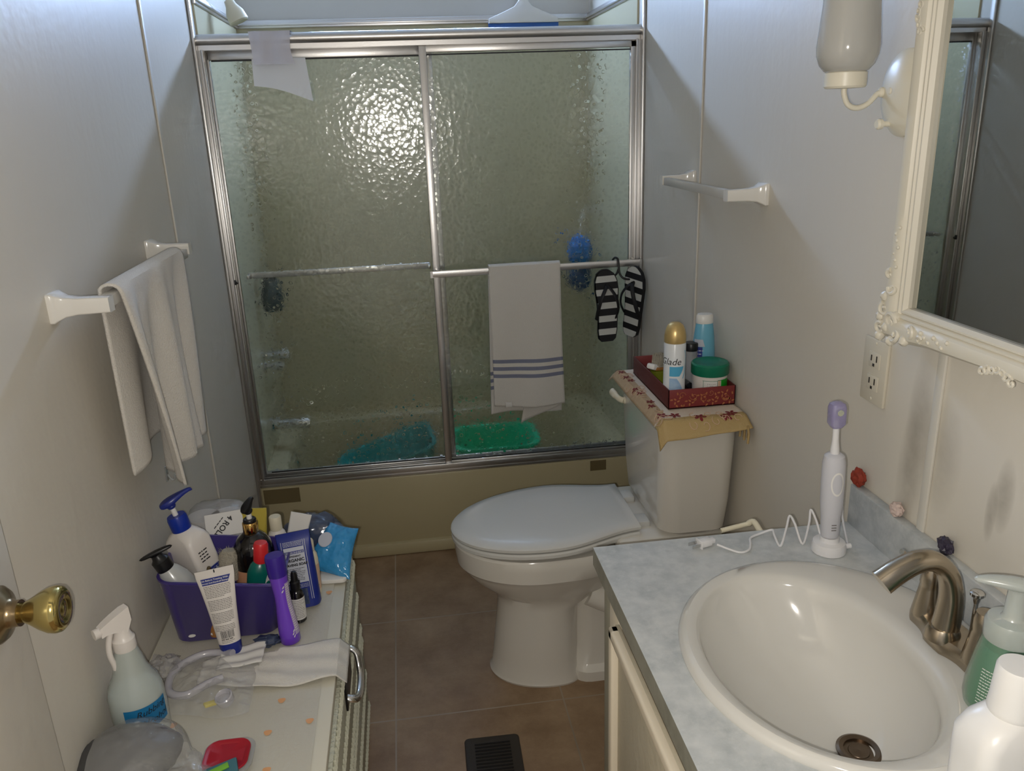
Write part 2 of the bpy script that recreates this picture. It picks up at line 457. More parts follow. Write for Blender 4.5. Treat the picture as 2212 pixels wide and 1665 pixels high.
def dashes(mb, fn, u0, u1, v, h, seed, mi=0, full=False):
    """one line of print too small to read, as rows of short dashes"""
    r = random.Random(seed); u = u0; end = u1 if full else u0 + (u1-u0)*r.uniform(.7, 1)
    while u < end:
        w = h*r.uniform(1.2, 5); w = min(w, end-u)
        if w > h*.5: quad_on(mb, fn, u, v, u+w, v+h, mi)
        u += w + h*.7
    return mb
def cyl_fn(c, r, ac, eps=0.0005, sx=1.0, sy=1.0, rad=None, xf=None):
    """(u,v) on an upright cylinder wall facing angle ac (degrees)"""
    def f(u, v):
        R = (rad(v) if rad else r) + eps
        a = radians(ac) + u / (rad(v) if rad else r)
        p = Vector((c[0] + R*sx*cos(a), c[1] + R*sy*sin(a), c[2] + v))
        return xf @ p if xf is not None else p
    return f
def lump(d, seed, amp, sc=2.0):
    return 1 + amp*mnoise.noise(d*sc + Vector((seed*3.1, seed*1.7, seed)))

# ================================================================== SETTING
CEIL = 2.36
YB = 0.74          # back wall behind the tub
YF = -2.47         # front wall with the doorway the photo is taken from
struct(MB().box((-.1, -3.6, -.06), (W+.1, YB+.1, 0)).build('floor', 'floor'))
struct(MB().box((-.1, YF-.1, CEIL), (W+.1, YB+.1, CEIL+.06)).build('ceiling', 'ceil'))
struct(MB().box((-.1, YF-.1, 0), (0, YB+.1, CEIL)).build('wall_left', 'wall_l'))
struct(MB().box((W, YF-.1, 0), (W+.1, YB+.1, CEIL)).build('wall_right', 'wall_r'))
struct(MB().box((0, YB, 0), (W, YB+.1, CEIL)).build('wall_back', 'upper'))
m = MB().box((.90, YF-.1, 0), (W, YF, CEIL)).box((0, YF-.1, 2.02), (.90, YF, CEIL)).box((0, YF-.1, 0), (.02, YF, CEIL))
struct(m.build('wall_front', 'wall_l'))
# panel battens and corner strips
TN = [0]
def trim(mb, mats, **kw):
    TN[0] += 1
    return struct(mb.build('trim_%d' % TN[0], mats, **kw))
trim(MB().box((0, -.559, 0), (.005, -.543, CEIL), .0015), 'white_trim')
trim(MB().box((W-.005, -.575, 0), (W, -.559, CEIL), .0015), 'white_trim')
trim(MB().box((W-.005, -1.648, .0), (W, -1.630, CEIL), .0015), 'white_trim')
trim(MB().box((0, -.052, 0), (.010, -.030, CEIL), .003).box((.0, -.029, 0), (.005, -.026, CEIL)), ['alu'])
trim(MB().box((W-.010, -.052, 0), (W, -.030, CEIL), .003).box((W-.005, -.029, 0), (W, -.026, CEIL)), ['alu'])
# tub surround panels and the metal rail along their top
struct(MB().box((.004, YB-.008, .30), (W-.004, YB, 1.868)).build('wall_surround_back', 'surround'))
struct(MB().box((0, .03, .30), (.006, YB-.006, 1.868)).build('wall_surround_left', 'surround'))
struct(MB().box((W-.006, .03, .30), (W, YB-.006, 1.868)).build('wall_surround_right', 'surround'))
def rail(a, c, ax):
    m = MB().box(a, c, .002)
    if ax == 'x': m.box((a[0], a[1]-.006, a[2]+.008), (c[0], a[1]+.002, a[2]+.018), .002)
    elif a[0] < .5: m.box((c[0]-.002, a[1], a[2]+.008), (c[0]+.006, c[1], a[2]+.018), .002)
    else: m.box((a[0]-.006, a[1], a[2]+.008), (a[0]+.002, c[1], a[2]+.018), .002)
    return m
trim(rail((.01, YB-.016, 1.868), (W-.01, YB, 1.896), 'x'), 'alu')
trim(rail((0, .03, 1.868), (.012, YB-.01, 1.896), 'y'), 'alu')
trim(rail((W-.012, .03, 1.868), (W, YB-.01, 1.896), 'y'), 'alu')
# high window in the back wall above the tub: a frosted pane lit by the sky
wn = thing('window_1', None, None, (0.66, YB-.01, 2.15)); wn['kind'] = 'structure'
wx0, wx1, wz0, wz1 = .32, 1.00, 2.105, 2.165
wf = MB()
wf.box((wx0-.035, YB-.014, wz0-.035), (wx1+.035, YB, wz0), .002).box((wx0-.035, YB-.014, wz1), (wx1+.035, YB, wz1+.035), .002)
wf.box((wx0-.035, YB-.014, wz0), (wx0, YB, wz1), .002).box((wx1, YB-.014, wz0), (wx1+.035, YB, wz1), .002)
wf.build('window_frame', 'white_trim', wn)
SKY = emit('frosted_daylight_pane', (178, 208, 255), 170.0)
MB().box((wx0, YB-.018, wz0), (wx1, YB-.001, wz1), .006).build('window_pane', SKY, wn)

# the open bathroom door lying against the left wall, with its brass knob
dr = thing('door_1', 'white bathroom door folded open against left wall, brass knob', None, (.0175, -1.715, .01)); dr['kind'] = 'structure'
MB().box((.002, -2.44, .012), (.035, -1.715, 2.0), .002).build('door_panel', 'wall_l', dr)
kb = MB().lathe([(.0, 0), (.036, 0), (.036, .004), (.031, .010), (.020, .015), (.0165, .020), (.0165, .028)], 40, xf=TR((.035, -1.775, .947), 0, 90, 0)).build('door_knob', 'brass_dark', dr)
MB().lathe([(.0125, .020), (.0125, .032), (.0165, .040), (.024, .052), (.0285, .062), (.0295, .070), (.028, .076), (.024, .0795), (.017, .080), (.013, .078), (.009, .0775), (.006, .079), (0, .079)], 40,
           xf=TR((.035, -1.775, .947), 0, 90, 0)).build('knob_grip', 'brass', kb)

# ================================================================== BATHTUB
tb = thing('bathtub', 'mustard cream bathtub with plain apron behind the toilet', 'bathtub', (W/2, .35, 0))
m = MB()
m.box((.006, -.03, .045), (W-.006, .012, .307), .006)                # apron
m.box((.006, -.046, 0), (W-.006, .012, .050), .010)                  # base ridge
rs = []
for (x0, y0, x1, y1, z, r) in ((.002, -.018, W-.002, YB-.009, .300, .02), (.002, -.018, W-.002, YB-.009, .307, .02), (.055, .055, W-.055, YB-.06, .307, .13), (.075, .075, W-.08, YB-.08, .29, .13), (.12, .11, W-.16, YB-.12, .07, .12), (.16, .15, W-.22, YB-.16, .045, .10)):
    rs.append([(p[0], p[1], z) for p in rrect(x0, y0, x1, y1, r, 8)])
m.rings(rs, 0, (False, True))
m.build('tub_shell', 'tub', tb)
MB().lathe([(0, 0), (.034, 0), (.034, .004), (.026, .008), (0, .008)], 28, xf=TR((.084, .36, .245), 0, 80, 0)).build('overflow_plate', 'chrome', tb)
# valve and spout on the left tub wall, seen through the glass
vf = thing('tub_faucet', 'blurred chrome tub spout and valve handles seen through left glass panel', 'faucet', (.006, .36, .55))
m = MB().lathe([(.030, 0), (.030, .006), (.022, .012), (.020, .10), (.024, .135), (.020, .145), (0, .146)], 24, xf=TR((.006, .36, .405), 0, 92, 0)); m.build('spout', 'chrome', vf)
for (z, L) in ((.685, .10), (.640, .075)):
    MB().lathe([(.024, 0), (.024, .006), (.012, .012), (.011, L*.5), (.018, L*.55), (.018, L), (0, L+.003)], 20, xf=TR((.006, .36, z), 0, 90, 0)).build('valve_handle', 'chrome', vf)
# things standing or hanging inside the tub
bk = thing('wash_basin', 'green plastic basin standing in tub behind right glass panel', 'basin', (.88, .36, .05))
rs = [[(p[0], p[1], z) for p in rrect(.88-a, .36-b, .88+a, .36+b, .07, 6)] for (a, b, z) in ((.115, .095, .055), (.165, .125, .268), (.178, .138, .270), (.178, .138, .280), (.160, .122, .278), (.112, .092, .06))]
MB().rings(rs, 0).build('basin_body', 'green_bk', bk)
tq = thing('teal_basin', 'teal plastic basin tipped on its side in tub behind left glass panel', 'basin', (.44, .36, .16))
xf = TR((.46, .38, .165), 0, -17, 6)
rs = [[(p[0], p[1], z) for p in rrect(-a, -b, a, b, .06, 6)] for (a, b, z) in ((.15, .11, -.075), (.195, .14, .075), (.205, .15, .078), (.205, .15, .086), (.19, .135, .083), (.145, .105, -.068))]
MB(xf).rings(rs, 0).build('basin_body', 'teal', tq)
MB(xf).box((.06, -.155, .03), (.13, -.145, .055), .006).build('basin_handle', 'cream_b', tq)
pf = thing('bath_pouf', 'bright blue mesh bath pouf hanging behind right glass above sandals', 'pouf', (1.255, .42, 1.0))
m = MB().sphere((1.258, .42, 1.005), (.046, .046, .058), 30, 18, fn=lambda d: lump(d, 1, .35, 5)); m.build('mesh_ball', 'pouf', pf)
MB().tube([(1.258, .42, 1.06), (1.27, .45, 1.12), (1.30, .5, 1.15), (W-.006, .5, 1.15)], .002, 6).build('hanging_cord', 'white_pl', pf)
p2 = thing('bath_mitt', 'darker blue wash mitt hanging below blue pouf behind right glass', 'mitt', (1.26, .44, .88))
MB().sphere((1.262, .45, .895), (.045, .03, .055), 26, 16, fn=lambda d: lump(d, 4, .3, 4)).build('mitt_body', 'pouf2', p2)
MB().tube([(1.262, .45, .94), (1.275, .48, 1.12), (1.30, .52, 1.16), (W-.006, .52, 1.16)], .002, 6).build('hanging_cord', 'white_pl', p2)
db = thing('shampoo_bottle', 'dark teal bottle hanging upside down behind left glass panel by tub wall', 'bottle', (.056, .42, .86))
MB().lathe([(0, 0), (.030, .0), (.040, .01), (.042, .06), (.030, .115), (.018, .14), (.016, .145), (0, .146)], 24, c=(.06, .42, .842), sy=.7).build('bottle_body', 'darkteal', db)
MB().box((.006, .39, .985), (.09, .45, .989), .001).box((.006, .39, .965), (.012, .45, 1.0), .001).build('wire_shelf', 'chrome', db)

# shower head, only its lower half in frame
sh = thing('shower_head', 'pale plastic shower head on arm at upper left above glass', 'shower head', (0.0, .30, 1.95))
MB().tube(smooth_path([(.0, .30, 1.955), (.03, .30, 1.95), (.055, .30, 1.925), (.07, .30, 1.895)], 5), .009, 14).lathe([(.022, 0), (.022, .005), (.010, .008)], 20, xf=TR((0, .30, 1.955), 0, 90, 0)).build('shower_arm', 'chrome', sh)
MB(TR((.064, .30, 1.905), 0, 158, 0)).lathe([(0, -.006), (.015, -.006), (.019, .012), (.030, .034), (.033, .062), (.029, .066), (0, .064)], 28).build('spray_cup', 'cream_b', sh)

# ================================================================== SHOWER DOOR
fr = thing('shower_door_frame', 'silver aluminium shower door frame around the tub opening', 'door frame', (W/2, 0, .307))
rs = []
prof = [(-.026, 1.733), (-.026, 1.747), (-.031, 1.749), (-.036, 1.757), (-.036, 1.767), (-.031, 1.775), (-.022, 1.778), (.030, 1.778), (.036, 1.770), (.036, 1.733)]
MB().rings([[(x, p[0], p[1]) for p in prof] for x in (.001, W-.001)], 0).build('header_track', 'alu', fr, angle=50)
for s in (0, 1):
    m = MB()
    def bx(a, c, b=.0015):
        if s: a, c = (W-c[0], a[1], a[2]), (W-a[0], c[1], c[2])
        m.box(a, c, b)
    bx((.001, -.024, .318), (.018, .034, 1.735)); bx((.016, -.028, .318), (.024, -.014, 1.735)); bx((.016, .004, .318), (.022, .034, 1.735)); bx((.006, -.0275, .318), (.011, -.022, 1.735), .001)
    m.build('side_jamb', 'alu', fr)
MB().box((.001, -.026, .307), (W-.001, .038, .320), .002).box((.001, -.026, .318), (W-.001, -.020, .338), .0015).box((.001, .004, .318), (W-.001, .009, .334), .001).box((.001, .030, .318), (W-.001, .038, .345), .002).build('bottom_track', 'alu', fr)
MB().box((.020, -.032, 1.030), (.026, -.024, 1.046), .001).lathe([(.004, 0), (.004, .004), (0, .005)], 12, xf=TR((.028, -.025, 1.036), 90, 0, 0)).build('bumper', 'black', fr)

def glass_panel(name, label, x0, x1, y, frames, bar):
    t = thing(name, label, 'sliding door', ((x0+x1)/2, y, .34), 'sliding glass shower doors')
    m = MB()
    for (a, c) in frames: m.box(a, c, .002)
    m.build('panel_frame', 'alu', t)
    g = MB().box((x0+.006, y-.001, .345), (x1-.006, y+.001, 1.717)).build('glass_pane', 'glass', t)
    k = MB().box((x0+.012, y-.006, 1.704), (x1-.012, y-.003, 1.708)).box((x0+.022, y-.006, .3455), (x1-.016, y-.003, .349)).build('gasket', 'alu_dark', t)
    if bar: bar(t)
    return t
def bar_out(t):
    y = -.058; z = 1.031
    pts = smooth_path([(.672, -.016, z), (.674, -.040, z), (.684, -.056, z), (.70, y, z), (1.318, y, z), (1.334, -.054, z), (1.341, -.038, z), (1.342, -.016, z)], 5)
    rs = []
    for i, p in enumerate(pts):
        q = pts[min(i+1, len(pts)-1)] - pts[max(i-1, 0)]; q.normalize(); nrm = Vector((q.y, -q.x, 0))
        rs.append([p + nrm*a + Vector((0, 0, b)) for (a, b) in ((-.004, -.011), (.003, -.011), (.004, -.009), (.004, .009), (.003, .011), (-.004, .011))])
    MB().rings(rs, 0).build('towel_bar', 'alu', t)
def bar_in(t):
    MB().box((.05, .052, 1.033), (.655, .060, 1.053), .003).box((.05, .022, 1.037), (.058, .054, 1.049), .002).box((.647, .022, 1.037), (.655, .054, 1.049), .002).build('towel_bar', 'alu', t)
yi, yo = .019, -.008
glass_panel('inner_shower_door', 'left pebbled glass shower door with white tissue over its top', .024, .702, yi,
    [((.022, yi-.009, .336), (.030, yi+.009, 1.732)), ((.678, yi-.006, .336), (.702, yi+.009, 1.732)), ((.024, yi-.009, 1.708), (.702, yi+.009, 1.734)), ((.024, yi-.009, .334), (.702, yi+.009, .346))], bar_in)
glass_panel('outer_shower_door', 'right pebbled glass shower door with towel bar and striped towel', .661, 1.350, yo,
    [((.661, yo-.012, .322), (.684, yo+.010, 1.732)), ((1.333, yo-.010, .336), (1.350, yo+.010, 1.732)), ((.661, yo-.010, 1.712), (1.350, yo+.010, 1.734)), ((.661, yo-.010, .332), (1.350, yo+.010, .346))], bar_out)

# squeegee on the back wall of the tub
sq = thing('squeegee', 'white fan-shaped squeegee with blue blade above shower door', 'squeegee', (1.103, .70, 1.85))
out = [(-.138, .016), (.138, .016), (.136, .034), (.075, .058), (.035, .076), (.018, .096), (.016, .12), (-.016, .12), (-.018, .096), (-.035, .076), (-.075, .058), (-.136, .034)]
xq = Matrix.Translation((1.103, .7088, 1.848)) @ Matrix.Rotation(radians(90), 4, 'X')
MB(xq).prism(out, -.009, .013, bev=.004).build('squeegee_body', 'white_pl', sq)
MB(xq).box((-.139, -.004, -.004), (.139, .018, .006), .0015).build('rubber_blade', 'blue2', sq)
MB(xq).lathe([(.014, .0), (.015, .03), (.013, .12), (.015, .20), (0, .205)], 20, xf=TR((0, .118, .002), -90, 0, 0)).build('squeegee_handle', 'blue2', sq)

# sheer tissue hung over the header
cl = thing('hanging_tissue', 'sheer white tissue draped over shower door header at left', 'cloth', (.24, -.02, 1.70))
def tissue(u, v):
    # v 0 = behind the header, 1 = bottom of the front fall
    x0 = .162 + .012*max(0, v-.4); x = x0 + u*(.118 + .006*sin(v*6))
    if v < .15: return (x, .042, 1.70 + v/.15*.083)
    if v < .40:
        t = (v-.15)/.25; return (x, .042 - t*.084, 1.7815 + .001*sin(u*9))
    t = (v-.40)/.60
    return (x + .004*t*sin(u*7), -.043 + .004*sin(u*11+v*3), 1.781 - t*.092)
MB().grid(tissue, 24, 30).build('upper_fall', 'sheer', cl)
def tissue2(u, v):
    z1 = 1.648 - .044*u + .006*sin(u*4) ; z0 = 1.707
    x = .160 + u*(.158 + .012*v)
    return (x, -.034 + .003*sin(u*8+1) + .012*(1-v), z0 + (z1 - .018 - z0)*v)
MB().grid(tissue2, 24, 14).build('lower_fall', 'sheet', cl)

# ------------------------------------------------------------------ striped hand towel on the door bar
tw = thing('hand_towel', 'white hand towel with three grey-blue stripes on shower door bar', 'towel', (.96, -.058, 1.045))
def ht(u, v, x0=.842, x1=1.082, zb=.522, zf=.560):
    L1, L2, L3 = 1.044 - zb, .03, 1.044 - zf
    d = v*(L1+L2+L3); yb, yf, top = -.046, -.072, 1.045
    if d < L1: z = zb + d; y = yb; f = (L1-d)/L1; side = -1
    elif d < L1+L2:
        a = pi*(d-L1)/L2; y = (yb+yf)/2 + (yf-yb)/2*-cos(a)*-1; y = yb + (yf-yb)*(1-cos(a))/2; z = top + .006*sin(a); f = 0; side = 0
    else: z = 1.044 - (d-L1-L2); y = yf; f = (d-L1-L2)/L3; side = 1
    x = x0 + (x1-x0)*u
    x += (u-.5)*.012*f + (.006*f*sin(5*u+2*f) if side > 0 else -.004*f)
    z += -.010*sin(u*3.2)*f*f if side > 0 else .006*sin(u*5)*f
    y += (-.006*f*sin(u*9+f*2) if side > 0 else .004*f*sin(u*7))
    if side > 0: z -= .012*f*(u-.2)
    return (x, y, z)
def ht_mi(u, v):
    p = ht(u, v); vv = v
    if v > .55:
        zc = .560 + (1.0-v)/(1-.525)*.484
        for c in (.718, .693, .668):
            if abs(zc - c) < .0065: return 1
    elif v < .35:
        zc = .522 + v/.51*.52
        for c in (.668, .644, .620):
            if abs(zc - c) < .006: return 1
    return 0
MB().grid(ht, 30, 160, ht_mi).build('towel_cloth', ['towel_w', 'stripe'], tw, solid=.006)
def inner(u, v):
    return (.955 + u*.12 - v*.02*(1-u), -.056 + .004*sin(u*5), .585 - v*(.10 - .055*u))
MB().grid(inner, 10, 8).build('inner_fold', 'towel_w', tw, solid=.004)
MB().box((.880, -.083, .556), (.902, -.080, .574), .0008, xf=TR((0, 0, 0))).build('care_tag', 'label_w', tw)

# ------------------------------------------------------------------ flip-flops on a hook
hk = thing('sandal_hook', 'black plastic hook holding striped sandals on shower door bar', 'hook', (1.283, -.06, 1.04))
MB().tube(smooth_path([(1.267, -.049, 1.032), (1.268, -.050, 1.043), (1.274, -.056, 1.051), (1.281, -.066, 1.047), (1.283, -.070, 1.030), (1.284, -.075, 1.005), (1.290, -.080, .990), (1.302, -.084, .982), (1.318, -.086, .980)], 5), .0035, 10).tube([(1.283, -.072, 1.015), (1.275, -.076, 1.000), (1.262, -.080, .990)], .0035, 10).build('hook_wire', 'black', hk)
def sandal(name, label, xf, cut):
    t = thing(name, label, 'sandal', xf.translation, 'flip-flops hanging on the shower door')
    L = .25
    def half(s):     # s along sole, 0 heel .. 1 toe -> (left, right)
        keys = [(0, .020), (.04, .030), (.15, .034), (.35, .034), (.55, .037), (.72, .041), (.85, .039), (.94, .030), (.985, .017), (1, .008)]
        for (a, b) in zip(keys, keys[1:]):
            if s <= b[0]:
                f = (s-a[0])/(b[0]-a[0]); return a[1] + (b[1]-a[1])*f
        return .008
    n = 104; m = MB(xf)
    vs = []; fs = []; ms = []
    for i in range(n+1):
        s = i/n; w = half(s); c = .006*sin(s*pi)
        for (x, y) in ((c-w, 0), (c-w+.003, -.008 if False else 0), (c-w, .013), (c+w, .013), (c+w, 0), (c+w-.003, 0)):
            vs.append((x, y, (s-.5)*L))
    # local: x across, y into thickness (front face y = 0), z along
    for i in range(n):
        st = 0 if int((i/n)*11.0 + cut) % 2 == 0 else 1
        for k in range(6):
            a = i*6+k; b = i*6+(k+1) % 6
            fs.append((a, b, b+6, a+6)); ms.append(1 if (k in (5,) and st) else 0)
    m.add(vs, fs, ms); m.add([vs[k] for k in range(6)], [(5, 4, 3, 2, 1, 0)]); m.add([vs[n*6+k] for k in range(6)], [(0, 1, 2, 3, 4, 5)])
    m.build('sole', ['rubber', 'foam_w'], t)
    s = MB(xf)
    for sg in (-1, 1):
        s.tube(smooth_path([(.004, -.004, .072), (sg*.010+.004, -.020, .060), (sg*.026+.004, -.028, .030), (sg*.035+.003, -.018, -.010), (sg*.034, .004, -.045)], 6), .0068, 10, flat=.5)
    s.tube([(.004, .002, .073), (.004, -.012, .072)], .004, 8)
    s.build('thong_strap', 'rubber', t)
    return t
sandal('flip_flop', 'black and pale striped flip-flop, left one, hanging flat toward viewer', TR((1.236, -.085, .893), 0, -2, 0), 0)
sandal('flip_flop', 'black and pale striped flip-flop, right one, twisted sideways against door jamb', TR((1.324, -.088, .902), 4, 8, -56), 1)

# ================================================================== TOWEL BARS ON THE WALLS
def bar_post(m, wx, sg, y, z, L):
    """one ceramic post: wx wall plane, sg direction into the room"""
    keys = [(0, .024, .024), (.006, .024, .024), (.010, .021, .0215), (.022, .0155, .0160), (.040, .0130, .0135), (L, .0125, .0125)]
    rs = [[(wx + sg*d, y + a, z + b) for (a, b) in rrect(-hy, -hz, hy, hz, .003, 3)] for (d, hy, hz) in keys]
    m.rings(rs, 0)
t = thing('towel_bar', 'white ceramic towel bar on left wall carrying a cream towel', 'towel bar', (0, -1.075, 1.25), 'ceramic towel bars on the side walls')
for y, z in ((-1.345, 1.246), (-.795, 1.256)):
    m = MB(); bar_post(m, 0, 1, y, z, .090); m.build('bar_post', 'cer', t)
MB().box((.066, -1.335, 1.237), (.086, -.805, 1.257), .002).build('bar_rail', 'acr', t)
t = thing('towel_bar', 'empty white ceramic towel bar on right wall above the toilet', 'towel bar', (W, -.74, 1.335), 'ceramic towel bars on the side walls')
for y, z in ((-.972, 1.331), (-.512, 1.334)):
    m = MB(); bar_post(m, W, -1, y, z, .090); m.build('bar_post', 'cer', t)
MB().box((W-.086, -.962, 1.322), (W-.068, -.522, 1.342), .002).build('bar_rail', 'acr', t)

lt = thing('bath_towel', 'plain cream hand towel draped over left wall towel bar', 'towel', (.076, -1.09, 1.26))
def ltw(u, v):
    # u 0 near .. 1 far ; v 0 back hem .. 1 front hem
    zb, zf, top = .925, .865, 1.266
    L1 = top - .006 - zb; L2 = .04; L3 = top - .006 - zf; d = v*(L1+L2+L3)
    if d < L1: s = -1; f = (L1-d)/L1; z = top-.006 - (L1-d); x = .060
    elif d < L1+L2:
        a = (d-L1)/L2*pi; s = 0; f = 0; z = top - .006 + .010*sin(a); x = .060 + .032*(1-cos(a))/2
    else: s = 1; f = (d-L1-L2)/L3; z = top - .006 - (d-L1-L2); x = .092
    yn = -1.305 + (f*.118 if s > 0 else f*.045); yf = -.885 - .010*sin(f*3) - (.0 if s > 0 else .07*f)
    y = yn + (yf-yn)*u
    amp = .0015 + .0205*f**.7
    if s > 0: x += amp*(sin(u*12 + 1.0) + .45*sin(u*27 + 2*f)) - .012*f; z -= .020*f*f*sin(pi*(1-u)*.5)*(1 if u < .55 else .8) + .045*f*f*max(0, u-.55)
    elif s < 0: x += .6*amp*sin(u*9) - .018*f; z -= .02*f*(1-u)
    return (max(x, .008), y, z)
MB().grid(ltw, 60, 100).build('towel_cloth', 'towel_g', lt, solid=.005)
ch = thing('adhesive_hook', 'small clear plastic hook stuck on left wall below the towel', 'hook', (.0, -.953, .77))
MB().box((0, -.961, .760), (.003, -.945, .795), .001).tube(smooth_path([(.003, -.953, .775), (.010, -.953, .762), (.016, -.953, .762), (.018, -.953, .772)], 4), .0025, 8).build('hook_body', 'clear_jar', ch)

# ================================================================== TOILET
TY = -.745
to = thing('toilet', 'white two-piece toilet with closed lid beside the right wall', 'toilet', (1.02, TY, 0))
def egg(x0, x1, w, p=2.0, n=56, back=None, yc=TY, front=.46):
    """egg outline: front tip x0, back x1, half width w, widest at fraction front"""
    xm = x0 + (x1-x0)*front; out = []
    for k in range(n):
        a = 2*pi*k/n; c, s = cos(a), sin(a)
        if c < 0: x = xm + c*(xm-x0); y = s*w
        else:
            x = xm + (x1-xm)*abs(c)**.72; y = s*w
            if back is not None: y = max(min(y, w - (w-back)*c**1.6), -(w - (w-back)*c**1.6))
        out.append((x, yc + y))
    return out
m = MB()
rs = []
for (x0, x1, w, z) in ((.728, 1.00, .118, .0), (.726, 1.00, .120, .006), (.732, .995, .116, .016), (.738, .985, .112, .06), (.750, .985, .108, .16), (.757, .99, .107, .235), (.748, 1.03, .112, .262), (.718, 1.09, .130, .290), (.682, 1.12, .150, .322), (.662, 1.13, .166, .350), (.656, 1.14, .172, .362), (.650, 1.14, .176, .366), (.646, 1.15, .178, .400), (.645, 1.15, .178, .424), (.650, 1.15, .174, .430)):
    rs.append([(p[0], p[1], z) for p in egg(x0, x1, w, back=w*(.72 if z > .27 else .94), front=.46 if z > .27 else .62)])
m.rings(rs, 0)
# trapway and rear foot
rs = []
for (x0, x1, w, z, r) in ((.95, 1.335, .115, 0, .05), (.95, 1.335, .115, .03, .05), (.95, 1.325, .098, .045, .05), (.96, 1.315, .092, .10, .05), (.96, 1.315, .094, .20, .05), (.96, 1.32, .102, .28, .05), (.98, 1.33, .13, .36, .05), (.98, 1.335, .15, .42, .05)):
    rs.append([(p[0], p[1], z) for p in rrect(x0, TY-w, x1, TY+w, r, 5)])
m.rings(rs, 0)
m.tube(smooth_path([(1.00, TY-.085, .27), (1.08, TY-.098, .235), (1.16, TY-.098, .225), (1.22, TY-.09, .26), (1.26, TY-.08, .33)], 6), [.035]*25, 16)
m.box((1.06, TY-.165, .425), (1.345, TY+.165, .462), .014)             # deck under the tank
m.lathe([(.020, 0), (.018, .012), (0, .020)], 20, c=(1.06, TY-.100, .03))
m.build('bowl', 'porcelain', to)
def lid_ring(x0, x1, w, back, z0, slope, dz=0):
    half = []
    for i in range(29):
        s = (1-cos(pi*i/28*.5))**1.0 if i < 20 else None
        s = (i/28.0)**1.6
        ww = w*sqrt(max(0, 1-(1-s/.55)**2)) if s < .55 else w - (w-back)*(.5-.5*cos(pi*(s-.55)/.45))
        half.append((x0 + (x1-x0)*s, ww))
    out = [(x, TY-.004-y) for (x, y) in half] + [(x, TY-.004+y) for (x, y) in reversed(half[1:])]
    return [(p[0], p[1], z0 + (p[0]-.64)*slope + dz) for p in out]
sl = .045
MB().rings([lid_ring(.643, 1.125, .180, .135, .432, sl), lid_ring(.639, 1.125, .184, .137, .436, sl), lid_ring(.639, 1.125, .184, .137, .444, sl), lid_ring(.643, 1.125, .180, .133, .448, sl)], 0).build('seat', 'seat', to)
MB().rings([lid_ring(.642, 1.128, .178, .128, .450, sl), lid_ring(.638, 1.130, .183, .132, .454, sl), lid_ring(.638, 1.130, .183, .132, .461, sl), lid_ring(.644, 1.127, .177, .127, .4665, sl), lid_ring(.68, 1.10, .150, .108, .471, sl), lid_ring(.78, 1.03, .08, .06, .474, sl)], 0).build('lid', 'seat', to)
for y in (TY-.075, TY+.075):
    MB().box((1.125, y-.026, .460), (1.165, y+.026, .478), .004).build('hinge_cap', 'seat', to)
rs = []
for (x0, x1, w, z, r) in ((1.20, 1.345, .160, .462, .04), (1.178, 1.352, .180, .478, .045), (1.172, 1.357, .190, .56, .045), (1.166, 1.36, .206, .764, .045)):
    rs.append([(p[0] - .014*max(0, 1-((p[1]-TY)/w)**2)*(1 if p[0] < (x0+x1)/2 else 0), p[1], z) for p in rrect(x0, TY-w, x1, TY+w, r, 10)])
MB().rings(rs, 0).build('tank', 'porcelain', to)
rs = []
for (e, z) in ((-.004, .762), (.004, .766), (.008, .772), (.008, .788), (.004, .796), (-.006, .800)):
    rs.append([(p[0] - .014*max(0, 1-((p[1]-TY)/.21)**2)*(1 if p[0] < 1.26 else 0), p[1], z) for p in rrect(1.162-e, TY-.210-e, min(1.362+e, W-.002), TY+.210+e, .05, 10)])
MB().rings(rs, 0).build('tank_lid', 'porcelain', to)
MB().lathe([(.011, 0), (.011, .008), (.007, .012), (0, .012)], 18, xf=TR((1.168, -.598, .735), 0, -90, 0)).tube(smooth_path([(1.158, -.598, .735), (1.148, -.590, .737), (1.142, -.570, .742), (1.138, -.545, .745)], 5), [.007]*10+[.009]*6, 12, flat=1.3).build('flush_lever', 'cream_b', to)

# runner cloth on the tank lid
rn = thing('tank_runner', 'cream runner with gold border and burgundy flowers over toilet tank', 'cloth', (1.27, TY, .803))
def run(u, v):
    # u across (front x 1.14 .. wall), v along (near .. far)
    x = 1.136 + u*.230; y = -1.005 + v*.525
    z = .8035
    if x < 1.158: z -= (1.158-x)*1.0; x += (1.158-x)*.3
    if y < -.958:
        q = (-.958-y); k = .95 - .55*u
        z -= q*k; y = -.958 - q*sqrt(max(0, 1-k*k*.8))
    if y > -.53: q = y+.53; z -= q*.5
    if x < 1.155: z -= 0
    z += .0008*sin(u*13+v*9)
    return (x, y, z)
MB().grid(run, 40, 64, lambda u, v: 2 if (u < .17 and v > .14) else (1 if (v < .125 or v > .9) else 0)).build('runner_cloth', ['run_c', 'run_g', 'run_t'], rn, solid=.0018)
def run_n(u, v, du, dv):     # point slightly above the cloth
    p = Vector(run(min(max(u+du, 0), 1), min(max(v+dv, 0), 1))); a = Vector(run(min(u+.01, 1), v)) - Vector(run(max(u-.01, 0), v)); b = Vector(run(u, min(v+.01, 1))) - Vector(run(u, max(v-.01, 0)))
    n = a.cross(b).normalized(); n = -n if n.z < 0 else n
    return p + n*.0022
def flower(m, u, v, r, mi=0):
    for k in range(5):
        a0 = 2*pi*k/5 + u*7; pts = [run_n(u, v, 0, 0)]
        for j in range(9):
            a = a0 - .5 + j/8.0; rr = r*(.45 + .55*sin(pi*j/8.0))
            pts.append(run_n(u, v, cos(a)*rr/.230, sin(a)*rr/.525))
        m.add(pts, [tuple(range(10))], mi)
rr = random.Random(4)
